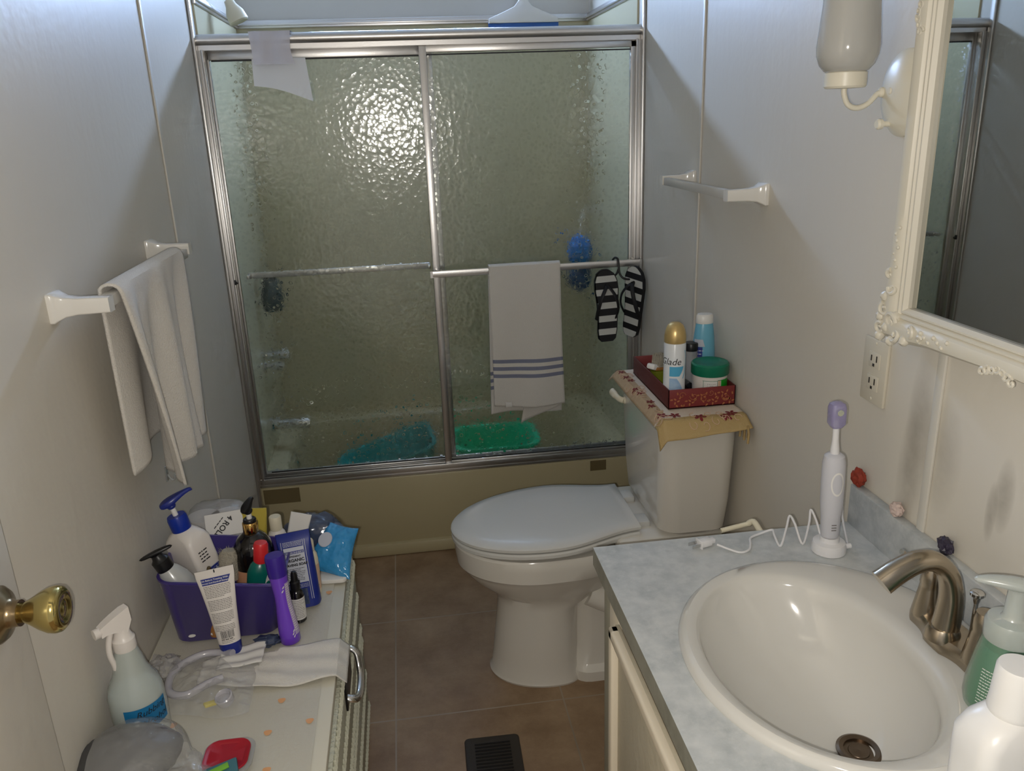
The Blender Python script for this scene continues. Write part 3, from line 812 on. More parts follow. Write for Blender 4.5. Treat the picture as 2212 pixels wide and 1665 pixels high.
for (u, v) in ((.13, .16), (.11, .30), (.14, .36), (.12, .50), (.10, .56), (.14, .70), (.12, .76), (.11, .92), (.26, .15), (.50, .10), (.78, .09), (.86, .12), (.12, .86)):
    m = MB(); flower(m, u, v, .016 if v < .2 else .012)
    m.build('embroidered_flower', 'burg', rn, normals=False)
m = MB()
for k in range(26):
    u = .05 + rr.random()*.14; v = .05 + .92*rr.random()
    if k > 16: u = .2 + .72*rr.random(); v = .045 + rr.random()*.08
    cc = rr.random()*6; pts = [run_n(u, v, .05*cos(cc + t*.55)*(1 - t*.07), .03*sin(cc + t*.55)*(1 - t*.07)) for t in range(10)]
    m.tube(pts, .0009, 5)
m.build('embroidered_vines', 'peach', rn, normals=False)
m = MB()
for k in range(7):
    x = 1.352 + .003*(k % 3); y = -1.004 + .008*k
    m.tube([(x, y, .790), (x+.002, y-.002, .770), (x+.001*(k % 2), y-.003, .748 + .004*(k % 3))], .0028, 6)
m.build('corner_tassel', 'run_g', rn)

# burgundy tray and its contents
tx0, tx1, ty0, ty1, tz = 1.192, 1.366, -.888, -.575, .8065
tr = thing('tissue_box_tray', 'burgundy open box with gold leaf pattern on toilet tank', 'box', (1.28, -.73, tz))
m = MB()
m.box((tx0, ty0, tz), (tx1, ty1, tz+.003), mi=1)
m.box((tx0, ty0, tz), (tx1, ty0+.003, tz+.050), .0006).box((tx0, ty1-.003, tz), (tx1, ty1, tz+.050), .0006)
m.box((tx0, ty0, tz), (tx0+.003, ty1, tz+.050), .0006, mi=1).box((tx1-.003, ty0, tz), (tx1, ty1, tz+.050), .0006, mi=1)
def fr_f(u, v): return Vector((tx0 + u, ty0 - .0006, tz + v))
rr = random.Random(9)
def leaf(m, fn, u, v, ang, L, wd, mi):
    pts = []
    for k in range(12):
        t = 2*pi*k/12; a = cos(t)*L/2; b = sin(t)*wd/2*(1-.3*cos(t))
        pts.append(fn(u + a*cos(ang) - b*sin(ang), v + a*sin(ang) + b*cos(ang)))
    m.add(pts, [tuple(range(12))], mi)
def swirl(m, fn, u, v, r, turns, a0, mi, w=.0007):
    pts = [fn(u + r*(1-t/24)*cos(a0 + turns*t/24*2*pi), v + r*(1-t/24)*sin(a0 + turns*t/24*2*pi)) for t in range(24)]
    m.tube(pts, w, 5, mi)
for (cu, cv) in ((.020, .020), (.088, .027), (.142, .030), (.058, .014), (.118, .012), (.162, .012)):
    for k in range(9):
        a = k*.7; d = .006 + .007*(k % 3)
        if 0.004 < cv + d*sin(a) < .046 and .005 < cu + d*cos(a) < .169: leaf(m, fr_f, cu + d*cos(a), cv + d*sin(a), a + .4, .008, .0042, 2)
for (u, v, r, a0) in ((.035, .034, .012, 0), (.093, .022, .015, 1), (.150, .022, .016, 2.4), (.110, .036, .010, 4), (.066, .030, .014, 3)):
    swirl(m, fr_f, u, v, r*.8, 1.3, a0, 2)
def sd_f(u, v): return Vector((tx0 - .0006, ty0 + u, tz + v))
for k in range(20):
    leaf(m, sd_f, .02 + .275*rr.random(), .008 + .034*rr.random(), rr.random()*6, .008, .004, 3)
m.build('box_body', ['tray', 'tray_in', 'tray_gold', 'tray_in'], tr, normals=False)
fz = tz + .0032
# aerosol can
cx, cy, cr = 1.221, -.842, .0272
can = thing('aerosol_can', 'white and blue aerosol can with gold cap in burgundy box', 'spray can', (cx, cy, fz))
MB().lathe([(.024, 0), (cr, .004), (cr, .155), (.0245, .160)], 40, c=(cx, cy, fz)).build('can_body', 'can_w', can)
MB().lathe([(cr-.0005, .158), (cr, .160), (cr, .175), (.0245, .188), (.019, .201), (.011, .2075), (0, .209)], 40, c=(cx, cy, fz)).build('can_cap', 'can_g', can)
f = cyl_fn((cx, cy, fz), cr, -71, .0004)
lb = MB()
def patch(m, fn, left, right, v0, v1, mi, n=14):
    """curved print between two edge functions of height"""
    m.grid(lambda a, b: fn(left(b) + (right(b)-left(b))*a, v0 + (v1-v0)*b), 6, n, mi)
patch(lb, f, lambda b: -.030, lambda b: -.005 + .008*sin(b*pi*.5) + .004*b, .075, .100, 0)
patch(lb, f, lambda b: .004 + .012*sin(b*2.6), lambda b: .006 + .014*sin(b*2.2)*(1-b*.45) + .001, .068, .140, 0)
patch(lb, f, lambda b: -.030, lambda b: .010 - .022*b*b, .012, .070, 1)
text(lb, 'Glade', .024, lambda u, v: f(u - .030, v + .112), 2, shear=.25)
dash = MB()
for k in range(14): quad_on(lb, f, .0255, .132 - k*.0055, .030, .1345 - k*.0055, 3)
quad_on(lb, f, .0245, .118, .030, .124, 4); quad_on(lb, f, .0245, .040, .030, .046, 2); quad_on(lb, f, .0245, .022, .030, .034, 2)
lb.build('can_print', ['sky1', 'sky2', 'ink', 'ink_g', 'blue'], can, normals=False)
# white jar with green lid
cx, cy, cr = 1.317, -.836, .044
jr = thing('cleanser_jar', 'white tub with dark green lid in front of burgundy box', 'jar', (cx, cy, fz))
MB().lathe([(.041, 0), (cr-.001, .004), (cr, .075)], 44, c=(cx, cy, fz)).build('jar_body', 'white_lot', jr)
MB().lathe([(cr+.002, .068), (cr+.0035, .070), (cr+.0035, .094), (cr, .098), (.036, .0985), (.034, .0975), (0, .0975)], 48, c=(cx, cy, fz)).build('jar_lid', 'lid_gr', jr)
f = cyl_fn((cx, cy, fz), cr, -69, .0005)
lb = MB()
quad_on(lb, f, -.002, .006, .026, .060, 0, 8); quad_on(lb, f, -.011, .006, -.004, .059, 1, 3); quad_on(lb, f, -.012, .059, .026, .0605, 2, 8)
quad_on(lb, f, -.047, .010, -.013, .058, 3, 8)
for k in range(9): dashes(lb, f, -.044, -.016, .050 - k*.0045, .0014, k, 4)
for (a, b) in ((-.013, -.012), (-.048, -.047)): quad_on(lb, f, a, .010, b, .058, 2)
quad_on(lb, f, -.05, .058, -.012, .059, 2, 8)
lb.build('jar_label', ['lab_gr', 'peach', 'lid_gr', 'label_w', 'ink_g'], jr, normals=False)
# tall aqua shampoo bottle
cx, cy = 1.334, -.742
bt = thing('blue_shampoo_bottle', 'tall aqua bottle with white cap behind green-lidded tub', 'bottle', (cx, cy, fz))
MB().lathe([(.026, 0), (.030, .005), (.031, .05), (.030, .10), (.027, .14), (.0225, .172), (.021, .176)], 36, c=(cx, cy, fz), sy=.8).build('bottle_body', 'aqua', bt)
MB().lathe([(.0225, .175), (.0235, .178), (.0225, .195), (.019, .199), (0, .200)], 32, c=(cx, cy, fz), sy=.8).build('bottle_cap', 'white_pl', bt)
prof = lambda v: .0312 - max(0, v-.09)*.07
f = cyl_fn((cx, cy, fz), .031, -112, .0006, sy=.8, rad=prof)
lb = MB()
patch(lb, f, lambda b: -.03, lambda b: .012*sin(min(1, b*1.5+.2)*pi), .02, .115, 0); patch(lb, f, lambda b: -.026, lambda b: .006*(1-b), .116, .135, 1)
for k in range(8): dashes(lb, cyl_fn((cx, cy, fz), .031, -112, .0009, sy=.8, rad=prof), -.022, .004, .104 - k*.009, .0025, k, 1)
lb.build('bottle_label', ['ink_b', 'label_g'], bt, normals=False)
# clear bottle with black cap
cx, cy = 1.296, -.752
bt = thing('clear_cap_bottle', 'clear bottle with black cap between aerosol can and aqua bottle', 'bottle', (cx, cy, fz))
MB().lathe([(.014, 0), (.017, .004), (.018, .10), (.0165, .107)], 28, c=(cx, cy, fz)).build('bottle_body', 'clear_jar', bt)
MB().lathe([(.0125, .004), (.0155, .006), (.0162, .09), (0, .092)], 24, c=(cx, cy, fz)).build('bottle_filling', 'label_g', bt)
MB().lathe([(.0178, .106), (.018, .108), (.018, .124), (.016, .127), (0, .127)], 28, c=(cx, cy, fz)).build('bottle_cap', 'black', bt)
# black case
cb = MB().box((1.258, -.800, fz), (1.288, -.720, fz+.030), .006); cb.tube(smooth_path([(1.262, -.806, fz+.032), (1.275, -.808, fz+.018), (1.29, -.80, fz+.006)], 5), .0012, 6)
o = cb.build('small_case', 'black_g', None, (1.273, -.76, fz)); tag(o, 'small glossy black case lying between can and green-lidded tub', 'case')
# candle, nail brush
cd = thing('olive_candle', 'olive green glass candle at left end of burgundy box', 'candle', (1.225, -.70, fz))
MB().lathe([(.021, 0), (.0235, .003), (.024, .042), (.0225, .043)], 32, c=(1.226, -.705, fz)).build('candle_glass', 'olive', cd)
nb = thing('nail_brush', 'pale bristled brush with tan and white handle on olive candle', 'brush', (1.226, -.70, fz+.043))
MB(TR((1.224, -.702, fz+.052), 12, 8, 30)).box((-.020, -.014, -.008), (.020, .014, .004), .005).build('brush_handle', 'tan', nb)
MB(TR((1.208, -.708, fz+.055), 0, 20, 30)).box((-.012, -.014, -.009), (.012, .014, .007), .005).build('handle_end', 'white_pl', nb)
m = MB(TR((1.228, -.700, fz+.054), 8, 6, 30)); rr = random.Random(2)
for i in range(9):
    for j in range(7):
        x = -.016 + i*.004; y = -.012 + j*.004
        m.tube([(x, y, 0), (x*1.15 + rr.uniform(-.001, .001), y*1.15, .030 + rr.uniform(-.003, .003))], .0016, 5)
m.build('bristles', 'bristle', nb)

# ================================================================== SCONCE, OUTLET, MIRROR
lm = thing('wall_sconce', 'cream wall sconce with milky glass shade left of the mirror', 'wall lamp', (W, -1.47, 1.525))
py, pz = -1.467, 1.526
rs = []
for (k, d) in ((1.0, 0), (1.0, .005), (.93, .010), (.70, .016), (.35, .020), (.05, .0215)):
    rs.append([(W-d, py + .061*k*cos(2*pi*i/40), pz + .066*k*sin(2*pi*i/40)) for i in range(40)])
MB().rings(rs, 0).build('wall_plate', 'cream2', lm)
for (y, z) in ((-1.452, 1.530),):
    MB().lathe([(.006, 0), (.006, .003), (.004, .005), (0, .0055)], 16, xf=TR((W-.017, y, z), 0, -90, 0)).build('plate_screw', 'cream2', lm)
MB().lathe([(.0045, 0), (.0045, .012), (.008, .014), (.0085, .020), (.006, .023), (0, .023)], 18, xf=TR((W-.012, -1.447, 1.480), 0, -90, 0)).build('turn_switch', 'cream2', lm)
gx, gy = 1.290, -1.424
MB().tube(smooth_path([(W-.012, -1.424, 1.529), (W-.024, -1.424, 1.527), (W-.040, -1.424, 1.512), (W-.058, -1.424, 1.506), (W-.074, -1.424, 1.512), (gx, gy, 1.528), (gx, gy, 1.540)], 6), .0045, 14).lathe([(.008, 0), (.008, .006), (.005, .009)], 18, xf=TR((W-.014, -1.424, 1.529), 0, -90, 0)).build('lamp_arm', 'cream2', lm)
MB().lathe([(.006, 1.536), (.030, 1.537), (.0325, 1.540), (.0325, 1.560), (.030, 1.562), (0, 1.562)], 36, c=(gx, gy, 0)).build('shade_cup', 'cream2', lm)
MB().lathe([(.030, 1.561), (.034, 1.563), (.042, 1.572), (.047, 1.586), (.048, 1.600), (.046, 1.625), (.043, 1.66), (.042, 1.69), (.044, 1.715), (.042, 1.716), (.040, 1.69), (.041, 1.66), (.045, 1.60), (.040, 1.575), (0, 1.566)], 44, c=(gx, gy, 0)).build('glass_shade', 'milk', lm)

ou = thing('wall_outlet', 'ivory double outlet on right wall below mirror corner', 'outlet', (W, -1.467, 1.068))
MB().box((W-.006, -1.503, 1.010), (W, -1.431, 1.125), .002).build('cover_plate', 'outlet', ou)
for z in (1.088, 1.047):
    s = MB().box((W-.0075, -1.484, z-.014), (W-.004, -1.450, z+.014), .003).build('socket', 'outlet', ou)
    MB().box((W-.0082, -1.4765, z-.002), (W-.0072, -1.4740, z+.009)).box((W-.0082, -1.4605, z-.002), (W-.0072, -1.4580, z+.008)).box((W-.0082, -1.4695, z-.011), (W-.0072, -1.4645, z-.006)).build('slots', 'slot', s)
for z in (1.118, 1.018):
    MB().lathe([(.003, 0), (.002, .0012), (0, .0014)], 10, xf=TR((W-.006, -1.467, z), 0, -90, 0)).build('plate_screw', 'outlet', ou)

# mirror: local frame u (along -y from its far edge), v up, w out of the wall
TILT = 1.25
MU, MVb = .62, .64          # glass size
xm = Matrix.Translation((W-.004, -1.595-MU, 1.211)) @ Matrix.Rotation(radians(TILT), 4, 'Z')
def mloc(u, v, w): return xm @ Vector((-w, MU - u, v))
mr = thing('wall_mirror', 'mirror in ornate cream plaster frame on right wall', 'mirror', (W-.03, -1.9, 1.53))
MB().add([mloc(-.008, -.008, .018), mloc(MU+.008, -.008, .018), mloc(MU+.008, MVb+.008, .018), mloc(-.008, MVb+.008, .018), mloc(-.008, -.008, .010), mloc(MU+.008, -.008, .010), mloc(MU+.008, MVb+.008, .010), mloc(-.008, MVb+.008, .010)],
         [(0, 1, 2, 3), (4, 7, 6, 5), (0, 4, 5, 1), (1, 5, 6, 2), (2, 6, 7, 3), (3, 7, 4, 0)]).build('mirror_glass', 'mirror', mr)
prof = [(0, .016), (0, .024), (.005, .030), (.008, .030), (.010, .026), (.013, .031), (.016, .031), (.018, .027), (.021, .030), (.023, .033), (.032, .036), (.043, .034), (.049, .026), (.052, .014), (.052, 0)]
def mouter(u, v):
    return 0
m = MB(); rs = []
NP = 40
def frame_pt(side, t, d):
    """walk round the glass edge, offset outward by d with a gently scalloped outer edge"""
    k = d/.062
    if side == 0: L = MU; a, b = t*L, 0; n = (0, -1)
    elif side == 1: L = MVb; a, b = MU, t*L; n = (1, 0)
    elif side == 2: L = MU; a, b = MU-t*L, MVb; n = (0, 1)
    else: L = MVb; a, b = 0, MVb-t*L; n = (-1, 0)
    sc = -.013*sin(pi*t)**2 + .012*max(0, 1-abs(t-.5)/.16)**1.5 if side in (0, 2) else -.004*sin(pi*t)
    sc += .010*(max(0, 1-t/.09) + max(0, 1-(1-t)/.09))
    dd = d + sc*k*k
    e0 = (t-.5)*2*dd*0
    return a + n[0]*dd, b + n[1]*dd, sc
loop = []
for side in range(4):
    for i in range(NP):
        loop.append((side, i/NP))
for (side, t) in loop:
    ring = []
    for (d, w) in prof:
        u, v, _ = frame_pt(side, t, d)
        # mitred corners: push along the edge near its ends
        if t == 0:
            k = d + .010*(d/.062)**2
            cn = {0: (0, 0, -1, -1), 1: (MU, 0, 1, -1), 2: (MU, MVb, 1, 1), 3: (0, MVb, -1, 1)}[side]
            u, v = cn[0] + cn[2]*k, cn[1] + cn[3]*k
        ring.append(mloc(u, v, w))
    rs.append(ring)
rs.append(rs[0])
m.rings(rs, 0, (False, False), closed=False)
m.build('mirror_frame', 'cream', mr)
# plaster ornaments: scrolls and beads at the corners and mid-sides
rr = random.Random(11)
def ornament(cu, cv, du, dv):
    m = MB()
    def pt(a, b, w): return mloc(cu + du*a, cv + dv*b, w)
    for (a, b, r, turns, a0) in ((-.030, -.030, .018, 1.2, 0), (-.052, -.012, .014, 1.1, 2), (-.012, -.052, .014, 1.1, 4), (-.060, -.050, .013, 1.2, 1), (-.035, .030, .012, 1.0, 3), (.030, -.035, .012, 1.0, 5), (-.046, .055, .010, .9, 1.5), (.060, -.046, .010, .9, .5)):
        a *= .84; b *= .84; r *= .8
        pts = [pt(a + r*(1-t/20*.8)*cos(a0+turns*2*pi*t/20), b + r*(1-t/20*.8)*sin(a0+turns*2*pi*t/20), .0345 + .0015*sin(t*.4)) for t in range(20)]
        m.tube(pts, [.0040 - .0020*t/20 for t in range(20)], 8)
    for (a, b) in ((-.066, -.028), (-.064, -.066), (-.028, -.068), (-.045, -.045), (-.02, -.02), (-.058, .012), (.012, -.058)):
        m.sphere(tuple(pt(a*.84, b*.84, .031)), (.0085, .0085, .0085), 12, 8, fn=lambda d: lump(d, a*99, .2, 2))
    for k in range(7):
        m.sphere(tuple(pt(.050 + .010*k, -.026 - .005*(k % 3), .0345)), .0034, 10, 6); m.sphere(tuple(pt(-.026 - .004*(k % 3), .060 + .010*k, .0345)), .0030, 10, 6)
    return m
for (cu, cv, du, dv) in ((0, 0, 1, 1), (MU, 0, -1, 1), (MU, MVb, -1, -1), (0, MVb, 1, -1)):
    ornament(cu, cv, du, dv).build('corner_ornament', 'cream', mr)
for (side, cu, cv) in ((0, MU*.34, -.046), (3, -.036, MVb*.66)):
    m = MB()
    for k in range(7):
        a0 = k*1.3; r = .007; q = (k-3)*.009
        au, av = (q, -.004*abs(k-3)+.012) if side == 0 else (-.004+.003*abs(k-3), q)
        pts = [mloc(cu + au + r*(1-t/16*.8)*cos(a0+t*.4), cv + av + r*(1-t/16*.8)*sin(a0+t*.4), .034) for t in range(16)]
        m.tube(pts, .0024, 7)
    m.build('side_ornament', 'cream', mr)

# ================================================================== VANITY
CX0, CYF, CYN, CZ = .866, -1.455, YF+.002, .7705
va = thing('vanity_cabinet', 'cream painted vanity cabinet below the speckled counter', 'cabinet', (1.12, -1.96, 0))
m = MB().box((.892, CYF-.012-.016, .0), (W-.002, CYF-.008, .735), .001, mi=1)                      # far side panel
m.box((.892, CYN+.004, .08), (W-.002, CYF-.03, .095)).box((.95, CYN+.004, 0), (W-.002, CYF-.03, .085)).box((.8885, CYN+.004, .085), (.894, CYF-.03, .735)).box((.892, CYN+.004, .085), (W-.002, CYN+.018, .735))
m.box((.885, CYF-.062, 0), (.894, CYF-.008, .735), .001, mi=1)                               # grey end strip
m.box((.882, CYF-.118, .05), (.894, CYF-.060, .735), .001).box((.884, CYN+.01, .70), (.894, CYF-.06, .735), .001).box((.884, CYN+.01, .05), (.894, CYF-.06, .10), .001)
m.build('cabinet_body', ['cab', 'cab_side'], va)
def cab_door(y0, y1):
    d = MB()
    z0, z1 = .09, .692
    d.box((.874, y0, z0), (.882, y1, z1), .001, mi=1)
    w = .022
    for (a, c) in (((.862, y1-w, z0), (.880, y1, z1)), ((.862, y0, z0), (.880, y0+w, z1)), ((.862, y0, z1-w), (.880, y1, z1)), ((.862, y0, z0), (.880, y1, z0+w))):
        d.box(a, c, .005, mi=0, seg=3)
    o = d.build('cabinet_door', ['cab', 'cab_panel'], va)
    return o
d1 = cab_door(-1.985, -1.580)
MB().lathe([(.005, 0), (.005, .012), (.011, .018), (.013, .024), (.010, .029), (0, .030)], 20, xf=TR((.876, -1.800, .562), 0, -90, 0)).build('door_pull', 'knob_w', d1)
cab_door(-2.40, -1.995)
tp = thing('paper_holder', 'cream plastic paper holder sticking out behind the counter edge', 'paper holder', (1.16, CYF+.02, .75))
MB().tube([(1.128, CYF+.052, .748), (1.182, CYF+.052, .757)], .005, 10).tube(smooth_path([(1.182, CYF+.052, .757), (1.190, CYF+.045, .764), (1.192, CYF+.02, .757), (1.192, CYF-.0085, .752)], 4), .006, 10).build('holder_arm', 'cream_b', tp)

SX, SY, SA, SB = 1.1345, -1.819, .2174, .2437        # sink rim ellipse
ct = thing('vanity_counter', 'blue grey speckled laminate counter with low backsplash', 'counter', (1.12, -1.96, .735))
m = MB()
corners = [(W-.001, CYF), (CX0, CYF), (CX0, CYN), (W-.001, CYN)]
ha, hb = SA-.012, SB-.012
angs = sorted(set([2*pi*k/96 for k in range(96)] + [atan2(c[1]-SY, c[0]-SX) % (2*pi) for c in corners]))
inn, outr = [], []
for a in angs:
    c, s = cos(a), sin(a)
    inn.append((SX + ha*c, SY + hb*s))
    ts = []
    if c > 1e-9: ts.append((W-.001-SX)/c)
    if c < -1e-9: ts.append((CX0-SX)/c)
    if s > 1e-9: ts.append((CYF-SY)/s)
    if s < -1e-9: ts.append((CYN-SY)/s)
    t = min(ts)
    # ray in true angle; use same angle for both
    outr.append((SX + c*t, SY + s*t))
inn = []
for a in angs:
    c, s = cos(a), sin(a); r = 1/sqrt((c/ha)**2 + (s/hb)**2); inn.append((SX + r*c, SY + r*s))
m.rings([[(p[0], p[1], CZ-.035) for p in inn], [(p[0], p[1], CZ) for p in inn], [(p[0], p[1], CZ) for p in outr], [(p[0], p[1], CZ-.035) for p in outr], [(p[0], p[1], CZ-.035) for p in inn]], [0, 0, 1, 1], (False, False))
m.build('counter_slab', ['counter', 'counter_e'], ct)
MB().box((W-.020, CYN, CZ), (W-.001, CYF, CZ+.078), .002).build('backsplash', 'counter', ct)

sk = thing('bathroom_sink', 'oval cream drop-in sink set in the speckled counter', 'sink', (SX, SY, CZ))
IX, IY, IA, IB = 1.092, -1.826, .146, .200            # basin opening
def el(cx, cy, a, b, z, n=72): return [(cx + a*cos(2*pi*k/n), cy + b*sin(2*pi*k/n), z) for k in range(n)]
def lerp_el(t, z): return el(SX+(IX-SX)*t, SY+(IY-SY)*t, SA+(IA-SA)*t, SB+(IB-SB)*t, z)
DX, DY, DZ = 1.150, -1.872, .645
rs = [el(SX, SY, SA-.006, SB-.006, CZ-.002), el(SX, SY, SA, SB, CZ), el(SX, SY, SA+.001, SB+.001, CZ+.005), el(SX, SY, SA-.005, SB-.005, CZ+.012), el(SX, SY, SA-.014, SB-.014, CZ+.0155), lerp_el(.35, CZ+.0165), lerp_el(.8, CZ+.0155), lerp_el(.95, CZ+.012), lerp_el(1.03, CZ+.002)]
for (t, k) in ((.10, .96), (.24, .91), (.42, .83), (.60, .72), (.76, .57), (.88, .42), (.96, .28), (1.0, .14)):
    z = CZ + (DZ - CZ)*t
    cx = IX + (DX-IX)*(1-k)**.8*1.0; cy = IY + (DY-IY)*(1-k)**.8
    rs.append(el(cx, cy, IA*k, IB*k, z))
rs.append(el(DX, DY, .018, .018, DZ-.001))
MB().rings(rs, 0, (False, False)).build('basin', 'sink', sk, angle=60)
d = MB().lathe([(.031, .001), (.031, .004), (.027, .006), (.021, .004), (.020, -.012), (.0, -.014)], 36, c=(DX, DY, DZ+.001)).build('drain_ring', 'bronze', sk)
MB().lathe([(.016, -.010), (.017, -.002), (.014, .002), (.006, .0015), (0, .003)], 30, c=(DX, DY, DZ+.001)).build('drain_stopper', 'bronze', d)

# brushed nickel faucet
fc = thing('sink_faucet', 'brushed nickel two-handle faucet with arched spout on the sink', 'faucet', (1.287, -1.845, CZ+.0165))
FZ = CZ + .0165; FX, FY = 1.287, -1.845
rs = []
for (k, z) in ((1, 0), (1, .008), (.94, .016), (.78, .021)):
    out = []
    for i in range(60):
        a = 2*pi*i/60; y = .084*cos(a); x = .030*sin(a)
        wv = 1 - .22*cos(a*2)*0 ; x *= (1.0 - .22*max(0, 1-(abs(y)-.040)**2/.0005)) if sin(a) < 0 else 1
        out.append((FX + x*k, FY + y*(.6+.4*k), FZ + z))
    rs.append(out)
MB().rings(rs, 0).build('base_plate', 'nickel', fc)
sp = smooth_path([(FX-.014, FY, FZ+.012), (FX-.010, FY, FZ+.045), (FX-.010, FY, FZ+.082), (FX-.020, FY, FZ+.115), (FX-.042, FY, FZ+.136), (FX-.068, FY, FZ+.138), (FX-.094, FY, FZ+.127), (FX-.116, FY, FZ+.112)], 6)
n = len(sp)
MB().tube(sp, [.0195 - .0060*min(1, i/20) + (.0045*max(0, (i-n*.5)/(n*.5))) for i in range(n)], 22).lathe([(.024, 0), (.0225, .010), (.0185, .018)], 30, c=(FX-.014, FY, FZ+.014)).build('spout', 'nickel', fc)
for sg in (-1, 1):
    hy = FY + sg*.056
    h = MB().lathe([(.0215, .014), (.021, .020), (.0175, .040), (.0145, .058), (.014, .062), (.0148, .066), (.014, .080), (.0115, .088), (0, .089)], 30, c=(FX, hy, FZ)).build('handle_cone', 'nickel', fc)
    L = smooth_path([(FX, hy, FZ+.080), (FX-.014, hy+sg*.004, FZ+.090), (FX-.030, hy+sg*.010, FZ+.100), (FX-.042, hy+sg*.014, FZ+.112)], 5) if sg > 0 else smooth_path([(FX, hy, FZ+.080), (FX+.014, hy-.008, FZ+.086), (FX+.026, hy-.022, FZ+.090), (FX+.030, hy-.036, FZ+.093)], 5)
    MB().tube(L, [.010 - .0035*i/len(L) for i in range(len(L))], 14, flat=.55).build('lever', 'nickel', h)
MB().tube([(FX+.030, FY, FZ+.004), (FX+.030, FY, FZ+.066)], .0028, 10).lathe([(.003, .062), (.004, .066), (.0045, .070), (.0095, .075), (.0095, .079), (.007, .081), (0, .0815)], 20, c=(FX+.030, FY, FZ)).build('lift_rod', 'chrome', fc)

# foaming soap bottle
cx, cy, cz = 1.264, -1.970, CZ+.0165
so = thing('foam_soap_bottle', 'clear foaming pump bottle of green soap beside the faucet', 'soap bottle', (cx, cy, cz))
bp = [(.030, 0), (.039, .004), (.041, .014), (.0405, .030), (.036, .065), (.031, .090), (.028, .103)]
MB().lathe(bp, 40, c=(cx, cy, cz)).build('bottle_body', 'soap_cl', so)
MB().lathe([(r*.93, z) for (r, z) in bp[:5]] + [(.028, .088), (0, .088)], 36, c=(cx, cy, cz+.002)).build('green_soap', 'soap_gr', so)
MB().lathe([(.0285, .100), (.0295, .103), (.0295, .122), (.027, .127), (.014, .130), (.0115, .134), (.0105, .165), (.0125, .170), (0, .171)], 36, c=(cx, cy, cz)).build('pump_collar', 'pump_cl', so)
MB(TR((cx, cy, cz+.168), 0, 0, 150)).rings([[(-.020, -.013, 0), (-.020, .013, 0), (-.020, .011, .012), (-.020, -.011, .012)], [(0, -.016, -.002), (0, .016, -.002), (0, .014, .016), (0, -.014, .016)], [(.024, -.012, .002), (.024, .012, .002), (.024, .010, .015), (.024, -.010, .015)], [(.050, -.006, .002), (.050, .006, .002), (.050, .005, .010), (.050, -.005, .010)]], 0).build('pump_head', 'pump_cl', so, subsurf=2)
f = cyl_fn((cx, cy, cz), .04, -150, .0008, rad=lambda v: .0415 - max(0, v-.02)*.125)
lb = MB()
for k in range(12): dashes(lb, f, -.012, .030, .066 - k*.004, .0011, k+5, 0)
lb.build('bottle_print', ['label_w'], so, normals=False)

# white mouthwash-like bottle at the picture's right edge
cx, cy = 1.156, -2.108
wb = thing('white_bottle', 'white bottle with tall tapered cap in front of green soap', 'bottle', (cx, cy, CZ))
rs = [[(cx + p[0], cy + p[1], CZ + z) for p in rrect(-a, -b, a, b, r, 6)] for (a, b, r, z) in ((.042, .026, .018, 0), (.047, .031, .020, .006), (.048, .032, .018, .09), (.047, .031, .016, .112), (.040, .028, .020, .128), (.027, .024, .022, .138), (.020, .020, .0198, .142))]
MB().rings(rs, 0).build('bottle_body', 'white_pl', wb)
MB().lathe([(.0235, .140), (.0245, .142), (.0245, .146), (.0235, .155), (.0215, .192), (.0200, .195), (.0, .1955)], 36, c=(cx, cy, CZ)).build('bottle_cap', 'white_pl', wb)
f = lambda u, v: Vector((cx + u, cy - .0326, CZ + v))
lb = MB(); quad_on(lb, f, -.026, .012, .040, .090, 0)
f2 = lambda u, v: Vector((cx + u, cy - .033, CZ + v))
for (k, v) in enumerate((.084, .078, .071, .063)): dashes(lb, f2, -.012, .036, v, .0028 if k < 2 else .0045, k+40, 1)
lb.build('bottle_label', ['lav', 'ink_b'], wb, normals=False)

# electric toothbrush on its charger
cx, cy = 1.266, -1.548
tbm = thing('electric_toothbrush', 'white electric toothbrush with lilac head cover standing on charger', 'toothbrush', (cx, cy, CZ+.024))
xt = TR((cx, cy, CZ+.020), 1, -2.5, 0)
MB(xt).lathe([(.0145, .012), (.0155, .016), (.0165, .050), (.0190, .075), (.0195, .110), (.0190, .150), (.0165, .163), (.010, .168), (0, .168)], 32).build('handle', 'tb_g', tbm)
m = MB(xt); f = cyl_fn((0, 0, 0), .0193, -95, .0006)
for k in range(28):
    a0, a1 = 2*pi*k/28, 2*pi*(k+1)/28
    m.add([f(.011*cos(a0), .118 + .022*sin(a0)), f(.011*cos(a1), .118 + .022*sin(a1)), f(.0085*cos(a1), .118 + .0185*sin(a1)), f(.0085*cos(a0), .118 + .0185*sin(a0))], [(0, 1, 2, 3)])
m.build('button_ring', 'white_pl', tbm, normals=False)
m = MB(xt)
for k in range(3): quad_on(m, f, -.006, .030 + k*.005, .002, .0318 + k*.005)
m.build('level_marks', 'ink_g', tbm, normals=False)
MB(xt).lathe([(.0075, .166), (.0072, .178), (.0055, .190), (.0050, .225), (.0045, .228)], 20).build('brush_neck', 'tb_w', tbm)
MB(xt).lathe([(.0065, 0), (.0072, .003), (.0072, .008), (0, .009)], 18, xf=TR((0, .002, .244), 90, 0, 0)).build('brush_head', 'tb_w', tbm)
MB(xt).lathe([(.0058, 0), (.0062, .004), (.0050, .0065), (0, .0066)], 16, xf=TR((0, -.0065, .244), 90, 0, 0)).build('bristles', 'yellow_br', tbm)
MB(xt).rings([[(p[0], p[1], z) for p in rrect(-a, -b, a, b, .005, 4)] for (a, b, z) in ((.009, .008, .215), (.013, .011, .222), (.0125, .012, .250), (.011, .010, .257), (.006, .006, .260))], 0).build('head_cover', 'lilac', tbm)
